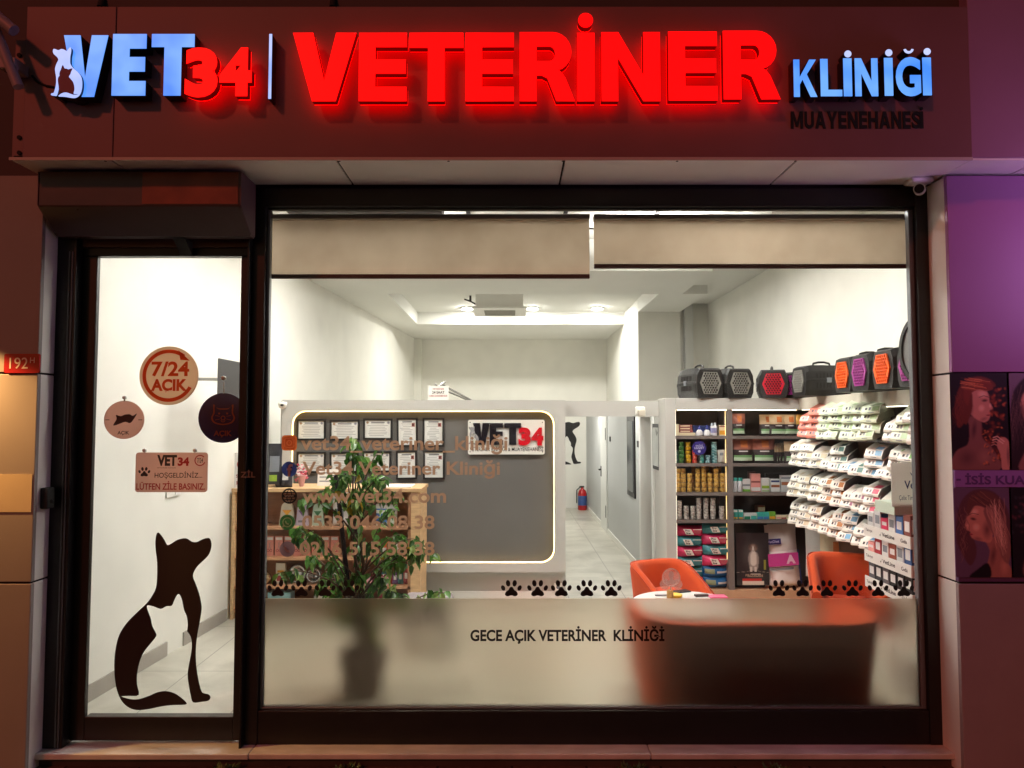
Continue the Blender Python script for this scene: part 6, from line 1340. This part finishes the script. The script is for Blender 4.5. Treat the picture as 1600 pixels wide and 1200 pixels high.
# ------------------------------------------------------------------ seating
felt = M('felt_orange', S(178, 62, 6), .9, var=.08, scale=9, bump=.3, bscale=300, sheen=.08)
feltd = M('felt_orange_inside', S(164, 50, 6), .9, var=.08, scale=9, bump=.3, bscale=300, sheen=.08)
legm = M('leg_black', S(30, 28, 28), .4)
def tub(cx, cy_, wd, dp, hb, ha, rot, lab, cat, legs=True, flare=.04, seat_h=.40, name='tub_chair'):
    """U-shaped shell, open to +Y when rot=0 (back to -Y)."""
    X4 = Matrix.Translation((cx, cy_, FZ)) @ Matrix.Rotation(R(rot), 4, 'Z')
    e = empty(name, (cx, cy_, FZ), lab, cat)
    path = []; hw = wd / 2; n = 36; rr_ = min(.26, hw * .62)
    tot = []
    for i in range(n + 1):
        t = i / n
        # from left arm front, round the back, to right arm front
        L1 = dp - rr_; La = rr_ * math.pi / 2; Lb = wd - 2 * rr_; S_ = (2 * L1 + 2 * La + Lb) * t
        if S_ < L1: q = (-hw, dp / 2 - S_); nn_ = (-1, 0)
        elif S_ < L1 + La: a = (S_ - L1) / rr_; q = (-hw + rr_ - rr_ * math.cos(a), -dp / 2 + rr_ - rr_ * math.sin(a)); nn_ = (-math.cos(a), -math.sin(a))
        elif S_ < L1 + La + Lb: q = (-hw + rr_ + S_ - L1 - La, -dp / 2); nn_ = (0, -1)
        elif S_ < L1 + 2 * La + Lb: a = (S_ - L1 - La - Lb) / rr_; q = (hw - rr_ + rr_ * math.sin(a), -dp / 2 + rr_ - rr_ * math.cos(a)); nn_ = (math.sin(a), -math.cos(a))
        else: q = (hw, -dp / 2 + rr_ + S_ - L1 - 2 * La - Lb); nn_ = (1, 0)
        fr = (q[1] + dp / 2) / dp; h = hb + (ha - hb) * max(0, (fr - .12) / .88) ** 1.3
        tot.append((q, nn_, h))
    th = .085; z0 = .14 if wd < 1 else .03
    m = 12; vs = []
    for q, nn_, h in tot:
        prof = [(-th, z0), (0, z0 + .0), (.004, z0 + .05), (flare * .5, (z0 + h) / 2), (flare, h - .05), (flare - .012, h - .012), (flare - .04, h), (flare - th * .75, h - .008), (flare - th, h - .045), (flare * .4 - th, (z0 + h) / 2), (-th, z0 + .1), (-th, z0 + .05)]
        for o_, z in prof: vs.append((q[0] + nn_[0] * o_, q[1] + nn_[1] * o_, z))
    fs = [(i * m + k, (i + 1) * m + k, (i + 1) * m + (k + 1) % m, i * m + (k + 1) % m) for i in range(n) for k in range(m)]
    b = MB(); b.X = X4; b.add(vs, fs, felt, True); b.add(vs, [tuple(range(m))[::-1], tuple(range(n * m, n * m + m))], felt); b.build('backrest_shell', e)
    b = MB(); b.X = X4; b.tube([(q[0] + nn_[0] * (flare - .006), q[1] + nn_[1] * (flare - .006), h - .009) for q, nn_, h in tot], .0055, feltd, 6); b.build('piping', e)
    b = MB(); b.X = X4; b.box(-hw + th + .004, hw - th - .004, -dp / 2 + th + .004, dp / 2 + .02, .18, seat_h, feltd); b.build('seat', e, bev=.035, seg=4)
    for sx in (-1, 1):
        for sy in (-1, 1):
            b = MB(); b.X = X4; b.cyl((sx * (hw - .1), sy * (dp / 2 - .1), .17), (sx * (hw - .06), sy * (dp / 2 - .06), 0), .02, .012, legm, 10); b.build('leg', e)
    return e
tub(1.565, .56, 1.42, .78, .64, .60, 0, 'wide orange felt loveseat with its back against the frosted window band', 'sofa', flare=.06, name='loveseat')
tub(1.36, 2.07, .50, .52, .62, .40, 203, 'orange tub chair left of the bookcase, facing the round table', 'chair')
tub(2.77, 1.76, .52, .54, .735, .50, 163, 'orange tub chair beside the display stand', 'chair')
# round table
tx, ty, tz = 1.33, 1.35, .555
e = empty('round_table', (tx, ty, FZ), 'round white coffee table among the orange seats', 'table')
MB().lathe([(.0, -.02), (.38, -.02), (.40, -.012), (.40, -.003), (.395, 0), (0, 0)], (tx, ty, tz), C('table_white', 236, 236, 232, .25), 56).build('table_top', e)
MB().cyl((tx, ty, FZ + .02), (tx, ty, tz - .0205), .03, m=steel).build('column', e); MB().lathe([(.22, 0), (.22, .01), (.05, .02)], (tx, ty, FZ + .0005), steel, 32).build('base', e)
# things on the table
YT = ty + .12; p = P(1047, 925, YT); ox, oy = p.x - .0, YT
e = empty('acrylic_ornament', (ox, oy, tz), 'clear round acrylic pet ornament on a cork base on the table', 'ornament')
acr = M('acrylic_clear', S(226, 214, 210), .1, alpha=.28); acr2 = M('acrylic_frosted', S(214, 190, 184), .3, alpha=.5); cork = M('cork', S(170, 134, 80), .9, var=.2, scale=60)
MB().lathe([(.026, 0), (.027, .002), (.025, .062), (.022, .066), (0, .066)], (ox, oy, tz + .0005), cork, 18).build('cork_base', e)
b = MB(); cz_ = tz + .165; b.flat([circ(ox + .01, cz_, .072, 36), circ(ox + .01, cz_, .064, 36)[::-1]], oy - .004, acr2, .006); b.flat([circ(ox + .01, cz_, .0635, 36)], oy - .002, acr, .003)
for d in (-1, 1): b.flat([circ(ox + .01 + d * .05, cz_ - .055, .04, 20)], oy + .004, acr, .003)
b.build('disc', e); b = MB(); b.flat([smooth_loop([(ox - .03, cz_ - .045), (ox + .0, cz_ - .015), (ox - .012, cz_ + .02), (ox + .008, cz_ + .05), (ox + .03, cz_ + .03), (ox + .022, cz_ - .01), (ox + .045, cz_ - .045)], 4)], oy - .0065, acr2, .002); b.build('engraved_pet', e)
MB().cyl((ox + .003, oy, tz + .066), (ox + .008, oy, tz + .1), .006, m=acr2, n=10).build('stem', e)
MB().lathe([(0, 0), (.055, .002), (.06, .02), (.052, .022), (.03, .008), (0, .006)], (ox + .05, oy + .06, tz + .0005), C('dish_yellow', 222, 176, 40)).build('small_dish', label='small yellow dish behind the ornament on the table', cat='dish')
def slab(name, px, py, w_, d_, h_, rot, m, lab, cat):
    Y_ = ty
    for _ in range(8):
        p = P(px, py, Y_); Y_ += (tz - p.z) * (-1) * 3.9 if False else 0
    # intersect the view ray with the table plane
    r0 = P(px, py, 0); dr = r0 - CAM; t_ = (tz - CAM.z) / dr.z; q = CAM + dr * t_
    b = MB(); b.X = Matrix.Translation((q.x, q.y, tz + .0005)) @ Matrix.Rotation(R(rot), 4, 'Z'); b.box(-w_ / 2, w_ / 2, -d_ / 2, d_ / 2, 0, h_, m); b.build(name, label=lab, cat=cat, bev=min(.004, h_ * .3), org=q)
slab('mobile_phone', 1064, 925, .15, .075, .01, 22, C('phone_black', 40, 40, 44, .25), 'dark mobile phone on the white table', 'phone')
slab('pen_set', 1037, 931, .14, .03, .012, 4, C('pen_grey', 130, 126, 130), 'grey pens lying left on the table', 'pens'); slab('spectacle_case', 1096, 932, .11, .04, .018, 8, C('case_brown', 70, 56, 54), 'small dark case on the right of the table', 'case'); slab('pink_notebook', 1121, 933, .14, .1, .01, 3, C('notebook_pink', 206, 96, 130), 'pink notebook at the right of the table', 'notebook')
# footstool behind the frosted band
p = P(665, 980, 1.6); e = empty('footstool', (p.x, 1.75, FZ), 'dark grey footstool seen blurred through the frosted band', 'footstool')
MB().box(p.x - .2, p.x + .2, 1.6, 1.95, FZ + .2, FZ + .42, M('stool_fabric', S(124, 116, 116), .9, var=.1)).build('seat', e, bev=.04, seg=3)
for sx in (-1, 1):
    for sy in (1.65, 1.9): MB().cyl((p.x + sx * .15, sy, FZ + .2), (p.x + sx * .17, sy, FZ), .016, .011, legm, 8).build('leg', e)

# ------------------------------------------------------------------ potted ficus
pp = P(562, 1080, .62); fxx, fyy = pp.x, .72
e = empty('potted_ficus', (fxx, fyy, FZ), 'tall leafy ficus in a dark pot behind the contact lettering', 'potted plant')
MB().lathe([(.12, 0), (.13, .01), (.17, .27), (.175, .30), (.155, .30), (.15, .26), (0, .25)], (fxx, fyy, FZ), M('pot_dark', S(96, 86, 80), .5, var=.1), 28).build('pot', e)
MB().lathe([(.149, .262), (0, .27)], (fxx, fyy, FZ), M('soil', S(54, 40, 30), .95, bump=.6, bscale=80), 20).build('soil', e)
bark = M('bark_brown', S(92, 70, 54), .85, var=.25, scale=20, bump=.4, bscale=60)
fr = random.Random(21); b = MB(); tips = []
def px2(px, py, Y): p = P(px, py, Y); return Vector((p.x, Y, p.z))
stakeT = px2(525, 742, fyy); MB().cyl((fxx - .05, fyy, FZ + .26), stakeT, .016, m=M('stake_dark', S(40, 30, 32), .7)).build('support_stake', e)
stem0 = Vector((fxx, fyy, FZ + .26))
targets = [(555, 690), (573, 720), (590, 712), (540, 740), (600, 752), (622, 770), (612, 800), (655, 845), (670, 860), (640, 880), (620, 915), (600, 905), (585, 850), (560, 780), (548, 820), (515, 745), (480, 780), (470, 825), (455, 835), (485, 840), (440, 892), (475, 875), (520, 880), (505, 905), (560, 900), (575, 770), (630, 930), (535, 915), (560, 850), (692, 932), (610, 870), (648, 865), (570, 930), (490, 920), (625, 840), (530, 760), (508, 765), (585, 745), (560, 715), (572, 960), (545, 985), (590, 1000), (520, 970)]
for px, py in targets:
    Y_ = fyy + fr.uniform(-.25, .28); tg = px2(px, py, Y_ * .6 + fyy * .4); tg.y = Y_
    sz = min(max(tg.z - fr.uniform(.22, .5), FZ + .3), 1.25); kk = (sz - stem0.z) / 1.0
    st = Vector((stem0.x - .035 * kk * 2 + .03 * math.sin(sz * 9 + tg.x), fyy + .02 * math.sin(sz * 7), sz))
    rise = fr.uniform(.10, .22); mid = st + Vector(((tg.x - st.x) * .25, (tg.y - st.y) * .25, rise)); pk_ = st + Vector(((tg.x - st.x) * .7, (tg.y - st.y) * .7, max(rise, tg.z - st.z + .05)))
    pts = []
    for i in range(13):
        t = i / 12; a = st.lerp(mid, t); c = mid.lerp(pk_, t); d = pk_.lerp(tg, t); pts.append(a.lerp(c, t).lerp(c.lerp(d, t), t))
    b.tube(pts, [.006 * (1 - i / 14) + .0014 for i in range(13)], bark, 5); tips.append(pts)
for k_ in range(3):
    b.tube([(stem0.x + (k_ - 1) * .035 * (1 - i / 9) - .035 * (i / 8) * 2 * .9 + .03 * math.sin((stem0.z + i * .12) * 9 + k_), fyy + .02 * math.sin(i + k_), stem0.z - .02 + i * .12) for i in range(9)], [.013 * (1 - i / 13) for i in range(9)], bark, 7)
b.build('trunk', e)
lfm = [MT('leaf_dark', S(58, 100, 40), .3, .3), MT('leaf_mid', S(88, 136, 58), .3, .3), MT('leaf_light', S(146, 180, 100), .3, .35), MT('leaf_yellow', S(190, 160, 50), .3, .45)]
b = MB()
def leaf(base_, dirv, ln, wd, m):
    d = dirv.normalized(); up = Vector((0, 0, 1)); sd = d.cross(up)
    if sd.length < .05: sd = Vector((1, 0, 0))
    sd = Matrix.Rotation(fr.uniform(-1.1, 1.1), 3, d) @ sd.normalized(); nn_ = sd.cross(d); cv = fr.uniform(-.05, .32)
    P_ = lambda t, s_, k: base_ + d * ln * t + sd * wd * s_ + nn_ * (-cv * ln * t * t + k * 2.2)
    vs = [P_(0, 0, 0), P_(.28, -.42, .005), P_(.28, 0, -.002), P_(.28, .42, .005), P_(.6, -.36, .004), P_(.6, 0, -.002), P_(.6, .36, .004), P_(1.0, 0, -.004), P_(.86, -.12, 0), P_(.86, .12, 0)]
    b.add(vs, [(0, 2, 1), (0, 3, 2), (1, 2, 5, 4), (2, 3, 6, 5), (4, 5, 7, 8), (5, 6, 9, 7)], m, True)
for pts in tips:
    for i in range(4, 13):
        for _ in range(3 if i < 9 else 5):
            if fr.random() < (.68 if i < 8 else .36): continue
            q = pts[i] + Vector((fr.gauss(0, .018), fr.gauss(0, .02), fr.gauss(0, .018)))
            a = fr.uniform(0, 6.283); dv_ = Vector((math.cos(a) * .7, math.sin(a) * .7, fr.uniform(-1.5, -.1)))
            r_ = fr.random(); leaf(q, dv_, fr.uniform(.062, .10), fr.uniform(.042, .058), lfm[0] if r_ < .42 else lfm[1] if r_ < .80 else lfm[2] if r_ < .985 else lfm[3])
b.build('foliage', e)

# wall sockets
for px, py, Y_, wh in ((872, 917, 3.405, 'at the foot of the grey partition'),):
    p = P(px, py, Y_); e = empty('wall_socket', (p.x, Y_, p.z), f'white wall socket {wh}', 'socket')
    MB().box(p.x - .04, p.x + .04, Y_ - .012, Y_ - .0005, p.z - .04, p.z + .04, boardwhite).build('plate', e, bev=.003); MB().cyl((p.x, Y_ - .0135, p.z), (p.x, Y_ - .0122, p.z), .02, m=greyb, n=14).build('outlet', e)
